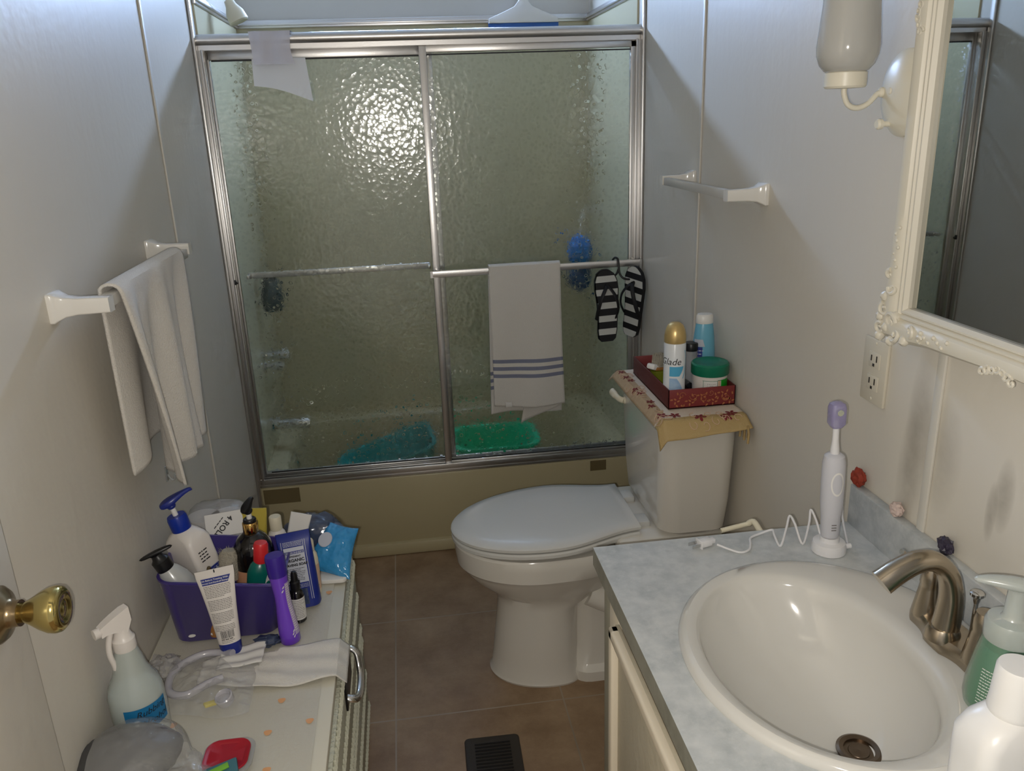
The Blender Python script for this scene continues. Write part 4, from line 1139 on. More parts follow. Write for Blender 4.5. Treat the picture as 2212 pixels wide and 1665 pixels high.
cg = thing('toothbrush_charger', 'round white toothbrush charger with zigzag cord and plug', 'charger', (cx, cy, CZ))
MB().lathe([(.027, 0), (.029, .002), (.029, .012), (.027, .019), (.0165, .0215), (.016, .030), (0, .030)], 36, c=(cx, cy, CZ)).lathe([(.005, 0), (.005, .010), (0, .011)], 12, xf=TR((cx+.028, cy-.004, CZ+.008), 0, 90, 0)).build('charger_base', 'tb_w', cg)
cz = CZ + .0022
pk = [(1.300, -1.553, CZ+.008), (1.310, -1.53, cz+.004), (1.334, -1.47, .788), (1.342, -1.452, .803), (1.328, -1.458, .800), (1.300, -1.495, .785), (1.275, -1.512, cz),
      (1.271, -1.490, .800), (1.269, -1.472, .812), (1.258, -1.490, .795), (1.232, -1.521, cz), (1.231, -1.490, .796), (1.230, -1.470, .803), (1.215, -1.49, .79), (1.191, -1.520, cz), (1.193, -1.49, .778), (1.197, -1.472, .779), (1.175, -1.472, cz+.001),
      (1.152, -1.482, cz), (1.143, -1.502, cz), (1.132, -1.521, cz), (1.114, -1.527, cz), (1.098, -1.514, cz+.001), (1.082, -1.499, CZ+.006)]
MB().tube(smooth_path(pk, 6), .0021, 8).build('power_cord', 'tb_w', cg)
xp = TR((1.062, -1.4905, CZ+.008), 0, 0, 195)
pl = MB(xp).box((-.012, -.008, -.006), (.010, .008, .006), .002).box((.010, -.010, -.0075), (.013, .010, .0075), .001).box((-.020, -.005, -.004), (-.010, .005, .004), .001).build('plug', 'tb_w', cg)
MB(xp).box((.013, -.0072, -.003), (.030, -.0058, .003)).box((.013, .0058, -.003), (.030, .0072, .003)).build('plug_prong', 'chrome', pl)

# three stones on the backsplash
def stone(name, label, c, r, mat_, seed, amp, sc=2.6):
    m = MB(); b = bmesh.new(); bmesh.ops.create_icosphere(b, subdivisions=3, radius=1)
    for v in b.verts:
        d = v.co.normalized(); k = 1 + amp*mnoise.noise(d*sc + Vector((seed, 0, 0))) + amp*.6*mnoise.noise(d*sc*2.3 + Vector((0, seed, 0)))
        q = Vector((round(d.x*3)/3, round(d.y*3)/3, round(d.z*3)/3)); d = (d*.65 + q*.35)
        v.co = Vector((d.x*r[0]*k, d.y*r[1]*k, d.z*r[2]*k))
    zmin = min(v.co.z for v in b.verts)
    for v in b.verts: v.co.z = max(v.co.z - zmin*.9, 0) if v.co.z < zmin*.9 else v.co.z - zmin*.9
    m.bm(b, 0, Matrix.Translation(c)); o = m.build(name, mat_, None, c, angle=18); tag(o, label, 'stone', 'stones on the backsplash'); return o
ZS = CZ + .0782
stone('red_stone', 'rough rust red stone at far end of the backsplash', (1.3605, -1.466, ZS), (.011, .018, .0165), 'rock_r', 3, .32)
stone('pink_stone', 'pale pink stone in middle of the backsplash top', (1.3605, -1.585, ZS), (.010, .015, .012), 'rock_p', 7, .3)
stone('black_stone', 'black stone on backsplash behind the faucet', (1.3605, -1.714, ZS), (.010, .0145, .0135), 'rock_b', 12, .35)

# ================================================================== FLOOR REGISTER
vt = thing('floor_register', 'dark brown metal floor register in front of the toilet', 'floor vent', (.692, -1.18, 0))
xv = TR((.693, -1.182, 0), 0, 0, -1.5)
m = MB(xv).prism(rrect(-.070, -.155, .070, .155, .012, 5), 0, .007, bev=.003); m.build('register_frame', 'vent', vt)
m = MB(xv)
for k in range(24): m.box((-.045, -.127 + k*.011, .0068), (.045, -.122 + k*.011, .0078))
m.build('register_slots', 'vent_d', vt)

# ================================================================== DRESSER
DZ0 = .507
ds = thing('dresser', 'low white dresser with embossed drawer fronts along left wall', 'dresser', (.19, -1.33, 0))
DY1, DY0 = -.86, -1.80
MB().box((.003, DY0, 0), (.365, DY1, DZ0-.018), .002).box((.003, DY0-.004, DZ0-.018), (.378, DY1+.004, DZ0), .002).build('dresser_body', 'dresser', ds)
for (z0, z1, hz) in ((.27, .478, .375), (.03, .255, .15)):
    dw = MB()
    dw.box((.366, DY0+.02, z0), (.384, DY1-.02, z1), .004)
    nrib = 60
    for k in range(nrib):                      # raised slanting leaf ribs along the front
        y = DY0 + .03 + (DY1-DY0-.06)*k/nrib
        for zz in (z1-.012, z0+.012, (z0+z1)/2):
            dw.tube([(.384, y, zz-.010), (.387, y+.006, zz), (.384, y+.013, zz+.009)], .0035, 6)
    dwo = dw.build('drawer', 'dresser_emb', ds)
    if z0 > .2:
        MB().tube(smooth_path([(.384, -1.222, .452), (.396, -1.222, .452), (.406, -1.228, .440), (.411, -1.250, .410), (.411, -1.285, .398), (.406, -1.312, .398), (.397, -1.322, .404), (.384, -1.322, .408)], 5), .0085, 12, flat=.7).build('drawer_handle', 'chrome', dwo)
        MB().box((.384, -1.335, .385), (.3885, -1.210, .465), .001).build('handle_plate', 'black', dwo)
ln = thing('shelf_liner', 'clear ribbed liner with orange dots covering the dresser top', 'liner', (.18, -1.33, DZ0))
m = MB()
def lz(x, y): return DZ0 + .0018 + .0012*(1 + sin(x*31 + y*7))*(.5) + .001*sin(y*23)
m.grid(lambda u, v: (.008 + .345*u, -1.79 + .90*v, lz(.008+.345*u, -1.79+.90*v)), 36, 90)
for (x, y) in ((.284, -1.437), (.341, -1.503), (.271, -1.520), (.282, -1.609), (.344, -1.087), (.31, -1.70), (.12, -1.70), (.10, -1.47)):
    pts = [(x + .0068*cos(2*pi*k/16)*(1 + .12*sin(3*2*pi*k/16)), y + .0068*sin(2*pi*k/16)*(1 + .12*sin(3*2*pi*k/16)), lz(x, y) + .0016) for k in range(16)]
    m.add(pts, [tuple(range(16))], 1)
m.build('liner_sheet', ['liner', 'orange'], ln, normals=False)
LZ = DZ0 + .0045            # where things on the dresser stand

# --- purple bin
bn = thing('purple_bin', 'purple plastic bin crowded with toiletry bottles on dresser', 'bin', (.155, -1.15, LZ))
rs = []
def bring(x0, y0, x1, y1, z, r, sl=0): return [(p[0], p[1], z + sl*(.155 - p[0])) for p in rrect(x0, y0, x1, y1, r, 6)]
rs = [bring(.052, -1.222, .246, -1.075, LZ, .025), bring(.046, -1.228, .252, -1.070, LZ+.006, .028), bring(.036, -1.247, .274, -1.050, .648, .030, .14), bring(.033, -1.250, .277, -1.047, .651, .031, .14), bring(.033, -1.250, .277, -1.047, .655, .031, .14), bring(.038, -1.245, .272, -1.052, .655, .029, .14), bring(.049, -1.226, .249, -1.073, LZ+.010, .027), bring(.06, -1.215, .24, -1.082, LZ+.004, .02)]
MB().rings(rs, 0).build('bin_body', 'purple', bn)
for (x, w) in ((.082, .007), (.128, .009)):
    MB(TR((x, -1.2305, LZ+.020), 84, 0, 8)).prism([(w*cos(a*pi/10), .45*w*sin(a*pi/10)) for a in range(20)], -.0015, .0015).build('drain_hole', 'label_w', bn)

def pump_parts(t, xf, z, neck_mat, head_mat, s=1.0, ang=0, neck=.016, collar=(.019, .028), head_r=.018, head_l=.05, tilt=0, stem=.022):
    """collar, stem and nozzle of a pump, standing at height z of the bottle"""
    MB(xf).lathe([(collar[0], z), (collar[0]*1.04, z+.002), (collar[0]*1.04, z+collar[1]*.8), (collar[0]*.93, z+collar[1])], 28).build('pump_collar', neck_mat, t)
    MB(xf).lathe([(.0055, z+collar[1]), (.0055, z+collar[1]+stem)], 14).build('pump_stem', 'white_pl', t)
    h = z + collar[1] + stem
    xh = xf @ Matrix.Translation((0, 0, h)) @ Matrix.Rotation(radians(ang), 4, 'Z') @ Matrix.Rotation(radians(tilt), 4, 'Y')
    m = MB(xh).lathe([(.007, -.004), (.009, .0), (.011, .006)], 18)
    m.rings([[(x, y*wd, zz) for (y, zz) in ((-1, lo), (1, lo), (.85, hi), (-.85, hi))] for (x, wd, lo, hi) in ((-head_r, head_r*.6, .006, .016), (-head_r*.4, head_r*.95, .002, .022), (head_r*.4, head_r*.95, .003, .023), (head_r*1.2, head_r*.6, .010, .022), (head_l, .0055, .012, .021), (head_l+.004, .004, .008, .018))], 0)
    m.build('pump_head', head_mat, t, subsurf=1)

# --- big white lotion bottle
xb = TR((.112, -1.120, LZ+.004), 0, -13, 0) @ Matrix.Rotation(radians(-34), 4, 'Z')
t = thing('lotion_bottle', 'big white lotion bottle with blue pump leaning in purple bin', 'bottle', (.105, -1.125, LZ))
rs = [[(p[0], p[1], z) for p in rrect(-a, -b, a, b, r, 7)] for (a, b, r, z) in ((.035, .026, .010, 0), (.039, .029, .011, .006), (.040, .030, .011, .13), (.0405, .0305, .011, .180), (.037, .028, .014, .191), (.030, .025, .02, .201), (.019, .019, .0188, .208), (.017, .017, .0168, .224))]
MB(xb).rings(rs, 0).build('bottle_body', 'white_lot', t)
pump_parts(t, xb, .208, 'blue', 'navy', ang=52, collar=(.0195, .034), head_r=.022, head_l=.048, tilt=-8, stem=.020)
fs_ = lambda e: (lambda u, v: xb @ Vector((.0411 + e, u, v)))
lb = MB(); quad_on(lb, fs_(0), -.019, .010, .019, .118, 0)
for k in range(9): dashes(lb, fs_(.0004), -.018, .018, .108 - k*.0105, .0035, k, 1)
for k in range(4): dashes(lb, fs_(.0004), -.017, .012, .158 - k*.007, .0026, k+30, 2)
quad_on(lb, fs_(.0004), -.019, .112, .019, .117, 1)
lb.build('bottle_label', ['label_g', 'ink_b', 'ink'], t, normals=False)

# --- cloudy bottle, black pump
xb = TR((.090, -1.196, LZ+.062), 2, -22, 10)
t = thing('cloudy_pump_bottle', 'cloudy bottle with black pump leaning at left of purple bin', 'bottle', (.09, -1.196, LZ))
MB(xb).lathe([(.024, -.03), (.030, -.02), (.032, .02), (.033, .065), (.030, .085), (.022, .105), (.016, .115), (.0145, .118)], 32).build('bottle_body', 'clear_lot', t)
MB(xb).lathe([(.0165, .112), (.0175, .115), (.0175, .136), (.012, .142), (.010, .150), (.012, .152)], 26).build('pump_collar', 'black', t)
MB(xb @ TR((0, 0, .150), 0, -6, 186)).rings([[(x, y*wd, zz) for (y, zz) in ((-1, 0), (1, 0), (.8, hi), (-.8, hi))] for (x, wd, hi) in ((-.036, .006, .006), (-.016, .010, .009), (.012, .010, .009), (.034, .004, .006))], 0).build('pump_head', 'black', t, subsurf=1)

# --- amber dropper nozzle bottle
xb = TR((.131, -1.218, LZ+.10), 0, 2, 0)
t = thing('amber_nozzle_bottle', 'small brown nozzle bottle behind white tube in purple bin', 'bottle', (.131, -1.218, LZ+.01))
MB(xb).lathe([(.014, -.09), (.016, -.085), (.016, .018), (.012, .026), (.010, .032)], 24).build('bottle_body', 'tan', t)
MB(xb).lathe([(.0105, .030), (.011, .036), (.009, .042), (.0055, .048), (.0045, .062), (.003, .066), (0, .066)], 22).build('nozzle', 'brass_dark', t)

# --- scrub brush
xb = TR((.146, -1.140, LZ+.075), -8, 8, 10)
t = thing('body_brush', 'pale bristled round brush standing in purple bin', 'brush', (.146, -1.14, LZ))
MB(xb).lathe([(.007, -.07), (.008, -.06), (.008, .0), (.014, .012)], 18).build('brush_handle', 'cream_b', t)
m = MB(xb); rr = random.Random(5)
m.lathe([(.012, .010), (.020, .014), (.021, .068), (.014, .078), (0, .08)], 20)
for k in range(260):
    a = rr.random()*2*pi; z = .014 + rr.random()*.062; r0 = .018; L = .007 + rr.random()*.004
    d = Vector((cos(a), sin(a), .35 + (z-.04)*14)).normalized()
    p = Vector((r0*cos(a), r0*sin(a), z)); s = Vector((-sin(a), cos(a), 0))*.0009
    m.add([p - s, p + s, p + d*L], [(0, 1, 2)])
m.build('bristles', 'bristle', t, normals=False)

# --- black bottle with gold collar
xb = TR((.197, -1.108, LZ+.004), 0, 1, 0)
t = thing('black_gold_bottle', 'round black bottle with gold collar and rose label in purple bin', 'bottle', (.2, -1.105, LZ))
MB(xb).lathe([(.034, .098), (.0425, .100), (.0435, .118), (.0425, .132), (.038, .150), (.030, .163), (.020, .172), (.0145, .176)], 44).build('bottle_shoulder', 'black_g', t)
MB(xb).lathe([(.036, 0), (.0415, .004), (.0425, .02), (.0430, .1005), (.036, .101)], 44).build('bottle_base', 'rose', t)
MB(xb).lathe([(.0150, .172), (.0160, .174), (.0160, .198), (.0145, .200)], 32).build('gold_collar', 'gold', t)
pump_parts(t, xb, .197, 'black', 'black', ang=60, collar=(.0130, .010), head_r=.014, head_l=.024, tilt=-28, stem=.016)

# --- gold tube, white bottles, bag of paper rolls
xb = TR((.182, -1.022, LZ), -6, 2, -4)
t = thing('mustard_tube', 'mustard yellow tube standing behind black gold-collared bottle', 'tube', (.182, -1.022, LZ))
MB(xb).rings([[(p[0], p[1], z) for p in rrect(-a, -b, a, b, b*.9, 5)] for (a, b, z) in ((.020, .018, .03), (.023, .016, .08), (.026, .008, .14), (.028, .002, .172), (.028, .0014, .185))], 0).build('tube_body', 'goldtube', t)
MB(xb).lathe([(.016, 0), (.017, .002), (.017, .03), (0, .03)], 24).build('tube_cap', 'black', t)
xb = TR((.236, -1.020, LZ), 0, 0, 0)
t = thing('white_squeeze_bottle', 'plain white bottle with ribbed cap behind navy pouch', 'bottle', (.236, -1.02, LZ))
MB(xb).lathe([(.019, 0), (.0215, .004), (.0215, .115), (.018, .128), (.012, .136)], 32).build('bottle_body', 'white_lot', t)
m = MB(xb).lathe([(.0115, .134), (.0135, .136), (.0135, .166), (.012, .168), (0, .168)], 32); m.build('bottle_cap', 'cream_b', t)
f = cyl_fn((.236, -1.02, LZ), .0215, -60, .0005); lb = MB()
quad_on(lb, f, -.010, .02, .012, .095, 0, 6)
for (a, b, c, d) in ((-.010, .02, -.009, .095), (.011, .02, .012, .095), (-.010, .094, .012, .095)): quad_on(lb, cyl_fn((.236, -1.02, LZ), .0215, -60, .0008), a, b, c, d, 1, 3)
lb.build('bottle_label', ['label_w', 'ink'], t, normals=False)
xb = TR((.262, -.985, LZ), -4, 17, 0)
t = thing('white_tube', 'white tube leaning right behind plain white bottle', 'tube', (.262, -.985, LZ))
MB(xb).rings([[(p[0]-.018, p[1], z) for p in rrect(-a, -b, a, b, b*.9, 5)] for (a, b, z) in ((.018, .016, .0), (.020, .015, .05), (.023, .007, .11), (.024, .0015, .148))], 0).build('tube_body', 'white_pl', t)
t = thing('paper_roll_pack', 'clear wrapped pack of four paper rolls behind purple bin', 'roll pack', (.10, -.965, LZ))
for (x, y) in ((.065, -.955), (.118, -.955)):
    MB().lathe([(.010, .002), (.036, .002), (.038, .006), (.038, .150), (.036, .154), (.010, .154)], 32, c=(x, y, LZ)).build('paper_roll', 'label_w', t)
m = MB()
def pack(d): return 1 + .05*mnoise.noise(d*3) + .02*mnoise.noise(d*9)
m.sphere((.098, -.960, LZ+.098), (.082, .055, .100), 40, 24, fn=lambda d: pack(d)*(1/max(abs(d.x)**4 + abs(d.y)**4 + abs(d.z)**4, .25)**.25*.86))
m.build('clear_wrap', 'clear2', t)
xs = TR((.126, -1.022, LZ+.152), 62, 0, 12)
MB(xs).box((-.040, -.034, 0), (.040, .034, .001)).build('pack_label', 'label_w', t)
lb = MB(); text(lb, '4 ROLLS', .0175, lambda u, v: xs @ Matrix.Translation((-.006, .000, 0)) @ Matrix.Rotation(radians(226), 4, 'Z') @ Vector((u, v, .0022)), 0, bold=.0004)
dashes(lb, lambda u, v: xs @ Matrix.Translation((-.006, .000, 0)) @ Matrix.Rotation(radians(226), 4, 'Z') @ Vector((u, v, .0022)), -.02, .02, -.014, .002, 3)
lb.build('label_lettering', ['ink'], t, normals=False)
MB(xs).box((.004, -.036, .0012), (.046, -.018, .0018)).build('pack_band', 'black', t)

# --- green medicated shampoo with red cap
xb = TR((.213, -1.180, LZ+.006), 0, 6, 22)
t = thing('green_shampoo_bottle', 'dark green shampoo bottle with red cap in purple bin', 'bottle', (.222, -1.176, LZ))
gb = [(.024, 0), (.028, .004), (.029, .06), (.030, .095), (.0285, .118), (.022, .134), (.014, .142)]
MB(xb).lathe(gb, 36, sy=.72).build('bottle_body', 'green_b', t)
MB(xb).lathe([(.0145, .138), (.0155, .141), (.0150, .176), (.0125, .181), (0, .182)], 30).build('bottle_cap', 'red', t)
f0 = lambda e: (lambda u, v: xb @ Vector(((.0297+e)*cos(radians(-62) + u/.0297), .72*(.0297+e)*sin(radians(-62) + u/.0297), v)))
lb = MB(); f = f0(.0005); pts = [f(0.004, .085)]
for k in range(33):
    a = 2*pi*k/32; pts.append(f(.004 + .017*cos(a), .082 + .044*sin(a)))
lb.add(pts, [(0, k, k+1) for k in range(1, 33)], 0)
pts = [f0(.0009)(.004, .114)]
for k in range(17):
    a = 2*pi*k/16; pts.append(f0(.0009)(.004 + .005*cos(a), .114 + .0055*sin(a)))
lb.add(pts, [(0, k, k+1) for k in range(1, 17)], 1)
text(lb, 'Denorex', .0115, lambda u, v: f0(.001)(u + .006, v + .090), 2, bold=.0005)
text(lb, 'EXTRA STRENGTH', .0044, lambda u, v: f0(.001)(u + .004, v + .0795), 3, bold=.0002)
lb.build('bottle_label', ['label_w', 'green_b', 'ink', 'red'], t, normals=False)

# --- purple hourglass bottle
xb = TR((.280, -1.256, LZ), -3, -3.5, 0)
t = thing('violet_bottle', 'slim violet hourglass bottle standing in front of purple bin', 'bottle', (.272, -1.258, LZ))
vp = [(.0185, 0), (.0205, .003), (.0205, .030), (.0180, .060), (.0155, .085), (.0150, .105), (.0165, .130), (.0180, .148), (.0182, .152)]
MB(xb).lathe(vp, 36).build('bottle_body', 'purple2', t)
MB(xb).lathe([(.0188, .150), (.0192, .152), (.0198, .188), (.0180, .194), (.006, .195), (0, .1945)], 36).build('bottle_cap', 'purple3', t)
def vrad(v):
    for (a0, a1) in zip(vp, vp[1:]):
        if a0[1] <= v <= a1[1]: return a0[0] + (a1[0]-a0[0])*(v-a0[1])/(a1[1]-a0[1])
    return .0182
lb = MB(); f = cyl_fn((0, 0, 0), .0178, -28, .0005, rad=vrad, xf=xb)
lb.grid(lambda a, b: f(-.006 + .016*a, .02 + .115*b), 4, 16, 0)
f2 = cyl_fn((0, 0, 0), .0178, -28, .0010, rad=vrad, xf=xb)
for k in range(22): dashes(lb, f2, -.005, .009, .130 - k*.0048, .0018, k, 1)
for (u, v) in ((-.009, .128), (-.011, .120), (-.008, .031), (-.010, .025), (-.0085, .019)):
    leaf(lb, f2, u, v, 1.0, .007, .0025, 1)
lb.build('bottle_print', ['lav', 'label_w'], t, normals=False)

# --- black dropper bottle
cx, cy = .290, -1.186
t = thing('dropper_bottle', 'small black dropper bottle with white label right of violet bottle', 'bottle', (cx, cy, LZ))
MB().lathe([(.013, 0), (.0155, .003), (.0155, .062), (.013, .072), (.0085, .077)], 30, c=(cx, cy, LZ)).build('bottle_body', 'black_g', t)
MB().lathe([(.0095, .075), (.0105, .077), (.0105, .094), (.0075, .097), (.0065, .112), (.0045, .118), (0, .119)], 26, c=(cx, cy, LZ)).build('dropper_cap', 'black', t)
lb = MB(); f = cyl_fn((cx, cy, LZ), .0155, -75, .0005); quad_on(lb, f, -.021, .010, .021, .060, 0, 12)
f = cyl_fn((cx, cy, LZ), .0155, -75, .0009)
for k in range(11): dashes(lb, f, -.014, .015, .055 - k*.004, .0011, k, 1)
lb.build('bottle_label', ['label_w', 'ink_g'], t, normals=False)

# --- navy pouch
xb = TR((.296, -1.128, LZ), -10, -3.5, 6)
t = thing('soap_pouch', 'navy shaving soap pouch with pale printed label behind dropper', 'pouch', (.288, -1.128, LZ))
MB(xb).rings([[(p[0], p[1], z) for p in rrect(-a, -b, a, b, b*.9, 5)] for (a, b, z) in ((.033, .018, 0), (.036, .019, .006), (.036, .016, .06), (.036, .010, .12), (.036, .004, .148), (.036, .0015, .158), (.036, .0012, .168))], 0).build('pouch_body', 'pouch', t)
def pf(e):
    def f(u, v):
        ks = ((0, .018), (.006, .019), (.06, .016), (.12, .010), (.148, .004), (.158, .0015), (.2, .0012)); b = .0012
        for (a0, a1) in zip(ks, ks[1:]):
            if a0[0] <= v <= a1[0]: b = a0[1] + (a1[1]-a0[1])*(v-a0[0])/(a1[0]-a0[0])
        return xb @ Vector((u, -(b+.0007+e), v))
    return f
lb = MB(); f = pf(0)
def vgrid(m, fn, u0, v0, u1, v1, mi, n=8): m.grid(lambda a, b: fn(u0+(u1-u0)*a, v0+(v1-v0)*b), 1, n, mi)
vgrid(lb, f, -.026, .058, .018, .122, 0); vgrid(lb, f, -.024, .128, .018, .136, 0); vgrid(lb, f, .018, .018, .019, .150, 0); vgrid(lb, f, .022, .018, .0232, .150, 0); vgrid(lb, f, -.028, .018, -.027, .150, 0); vgrid(lb, f, -.016, .008, .012, .044, 2)
for k in range(4): dashes(lb, f, -.024, .016, .139 + k*.0028, .0011, k, 0, True)
for k in range(3): dashes(lb, f, -.024, .016, .047 + k*.0032, .0012, k+9, 0, True)
f = pf(.0004)
text(lb, "DR. BRONNER'S", .0056, lambda u, v: f(u-.003, v+.1245), 0, bold=.0001); text(lb, 'PEPPERMINT', .0052, lambda u, v: f(u-.004, v+.1165), 1, bold=.0002)
text(lb, 'ORGANIC', .0090, lambda u, v: f(u-.004, v+.108), 1, bold=.0004); text(lb, 'SHAVING SOAP', .0074, lambda u, v: f(u-.004, v+.098), 1, bold=.0004)
for k in range(8): dashes(lb, f, -.023, .015, .089 - k*.0036, .0011, k+20, 1)
lb.build('pouch_label', ['label_g', 'ink', 'bagblue'], t, normals=False)

# --- peach label bottle
cx, cy = .312, -1.082
t = thing('peach_bottle', 'cream bottle with peach label right of navy pouch', 'bottle', (cx, cy, LZ))
MB().lathe([(.014, 0), (.0165, .003), (.0165, .085), (.0150, .098), (.010, .108)], 30, c=(cx, cy, LZ)).build('bottle_body', 'cream_b', t)
MB().lathe([(.0100, .106), (.0115, .108), (.0110, .130), (.009, .134), (0, .134)], 26, c=(cx, cy, LZ)).build('bottle_cap', 'cream_b', t)
lb = MB(); f = cyl_fn((cx, cy, LZ), .0165, -75, .0005); quad_on(lb, f, -.022, .014, .024, .076, 0, 12)
f = cyl_fn((cx, cy, LZ), .0165, -75, .0009)
for k in range(4): dashes(lb, f, .000, .012, .034 - k*.005, .0022, k, 1)
lb.build('bottle_label', ['peach', 'ink'], t, normals=False)

# --- blue wipes packet on white box, smoky blue bag
o = MB(TR((.352, -.985, LZ), 0, 0, -4)).prism(rrect(-.030, -.068, .034, .055, .012, 5), 0, .010, bev=.002).build('white_case', 'white_pl', None, (.352, -1.005, LZ)); tag(o, 'flat white plastic case under the blue wipes packet', 'case')
t = thing('wipes_packet', 'shiny blue wipes packet hanging over dresser corner', 'packet', (.352, -.985, LZ+.0105))
xw = TR((.354, -.985, LZ+.052), 38, 10, -20)
def pk_(u, v, sg):
    a = (u-.5)*2; b = (v-.5)*2
    e = max(0, (1-abs(a)**2.4))*max(0, (1-abs(b)**2.8))
    z = sg*(.020*e**.55 + .0006) + .004*mnoise.noise(Vector((a*2.2, b*2.2, 3)))*e**.3 + .003*mnoise.noise(Vector((a*5, b*5, sg)))*e**.3
    return Vector((a*(.050 - .012*b)*(1 - .10*(1-b*b)), b*.062*(1 - .06*(1-a*a)), z))
m = MB(xw); m.grid(lambda u, v: pk_(u, v, 1), 34, 34); m.grid(lambda u, v: pk_(u, v, -1), 34, 34)
m.build('packet_body', 'wipes', t)
MB(xw).lathe([(.018, .0), (.019, .001), (.018, .0025), (0, .003)], 30, c=(-.022, .010, .0195), sx=.85).build('flap_label', 'label_g', t)
t = thing('smoky_bag', 'smoky blue plastic bag behind the wipes packet', 'bag', (.285, -.925, LZ))
m = MB().sphere((.300, -.918, LZ+.055), (.072, .046, .060), 44, 26, fn=lambda d: (1 + .16*mnoise.noise(d*2.2) + .07*mnoise.noise(d*6)))
m.build('bag_film', 'bagblue', t)
MB().sphere((.300, -.916, LZ+.050), (.046, .03, .042), 20, 12, fn=lambda d: lump(d, 3, .3)).build('bag_contents', 'pouf2', t)

# --- white tube with blue cap and barcode, leaning on the bin
xb = TR((.170, -1.284, LZ), -12, -5, 6)
t = thing('shampoo_tube', 'white printed tube standing on its blue cap before purple bin', 'tube', (.17, -1.284, LZ))
secs = [(.0215, .0185, .030), (.0235, .0175, .055), (.0275, .0125, .100), (.0330, .0060, .145), (.0365, .0016, .168), (.0372, .0012, .182)]
MB(xb).rings([[(p[0], p[1], z) for p in superell(0, 0, a, b, 2.0, 40)] for (a, b, z) in secs], 0).build('tube_body', 'white_lot', t)
MB(xb).rings([[(p[0], p[1], z) for p in superell(0, 0, a, b, 2.1, 36)] for (a, b, z) in ((.0190, .0170, 0), (.0200, .0178, .002), (.0215, .0187, .031))], 0).build('tube_cap', 'navy', t)
def tf(e):
    def f(u, v):
        for (s0, s1) in zip(secs, secs[1:]):
            if v <= s1[2] or s1 is secs[-1]:
                k = min(1, max(0, (v-s0[2])/(s1[2]-s0[2]))); a = s0[0] + (s1[0]-s0[0])*k; b = s0[1] + (s1[1]-s0[1])*k; break
        uu = u*a/.030; y = b*sqrt(max(0, 1-(uu/a)**2))
        return xb @ Vector((uu, -(y+.0008+e), v))
    return f
lb = MB(); f = tf(0)
lb.grid(lambda a, b: f(-.0235 + (.043 + .004*b)*a, .153 + .013*b), 10, 3, 0)
lb.grid(lambda a, b: f(-.001 + .002*a, .175 + .006*b), 1, 1, 1)
text(lb, 'Use Before Treating With', .0042, lambda u, v: tf(.0006)(u-.002, v+.1622), 2, bold=.0001)
text(lb, 'Normal Anti-Dandruff Shampoo', .0036, lambda u, v: tf(.0006)(u-.001, v+.1568), 2, bold=.0001)
row = .149
for k in range(26):
    if k in (8, 15, 22): row -= .004
    dashes(lb, f, -.023, .023, row, .0011, k+60, 3, k not in (7, 14, 21)); row -= .0031
rb = random.Random(77); u = -.014
while u < .018:
    w = rb.choice((.0006, .0009, .0014)); lb.grid(lambda a, b: f(u + w*a, .044 + .0145*b), 1, 2, 1); u += w + rb.choice((.0006, .0009, .0013))
dashes(lb, f, -.015, .018, .0405, .0022, 5, 3)
for k in range(2): dashes(lb, f, -.016, .020, .0375 - k*.003, .001, k+6, 3)
lb.build('tube_print', ['ink_b', 'ink', 'label_w', 'ink_g'], t, normals=False)

# --- spray bottle of rubbing alcohol
xb = TR((.055, -1.478, LZ), 0, -1, -10)
t = thing('spray_bottle', 'cloudy white trigger spray bottle with blue handwritten tape label', 'spray bottle', (.052, -1.478, LZ))
sp_ = [(.040, 0), (.0445, .004), (.0455, .05), (.0450, .085), (.0405, .104), (.031, .122), (.0265, .135), (.0225, .155), (.0165, .176), (.0150, .180)]
MB(xb).lathe(sp_, 40).build('bottle_body', 'spray_body', t)
MB(xb).lathe([(.038, .002), (.0425, .006), (.0435, .06), (.043, .088), (0, .088)], 36).build('bottle_liquid', 'liquid', t)
MB(xb).lathe([(.0178, .172), (.0185, .175), (.0185, .192), (.0150, .196), (.0125, .206), (.0115, .212)], 28).build('screw_collar', 'white_lot', t)
h = xb @ Matrix.Translation((0, 0, .205)) @ Matrix.Rotation(radians(-128), 4, 'Z')
MB(h).rings([[(x, y*w_, z + zz) for (y, zz) in ((-1, 0), (1, 0), (.8, hh), (-.8, hh))] for (x, w_, z, hh) in ((-.016, .010, .018, .024), (-.006, .012, .000, .040), (.012, .011, .008, .026), (.026, .010, .010, .018), (.034, .009, .008, .016))], 0).lathe([(.0085, 0), (.009, .002), (.009, .011), (0, .012)], 20, xf=TR((.032, 0, .016), 0, 90, 0)).build('spray_head', 'white_lot', t, angle=50)
MB(h).tube(smooth_path([(.018, 0, .006), (.024, 0, -.012), (.026, 0, -.032), (.023, 0, -.052), (.022, 0, -.062)], 5), .0058, 12, flat=.8).build('trigger', 'white_lot', t)
lb = MB(); f = cyl_fn((0, 0, 0), .0455, -55, .0007, xf=xb); quad_on(lb, f, -.028, .034, .046, .078, 0, 16)
f = cyl_fn((0, 0, 0), .0455, -55, .0012, xf=xb)
text(lb, 'Rubbing', .016, lambda u, v: f(u + .016, v + .067 + .05*u), 1, shear=.3); text(lb, 'Alcohol', .016, lambda u, v: f(u + .018, v + .047 + .05*u), 1, shear=.3)
lb.build('tape_label', ['tape_blue', 'ink'], t, normals=False)

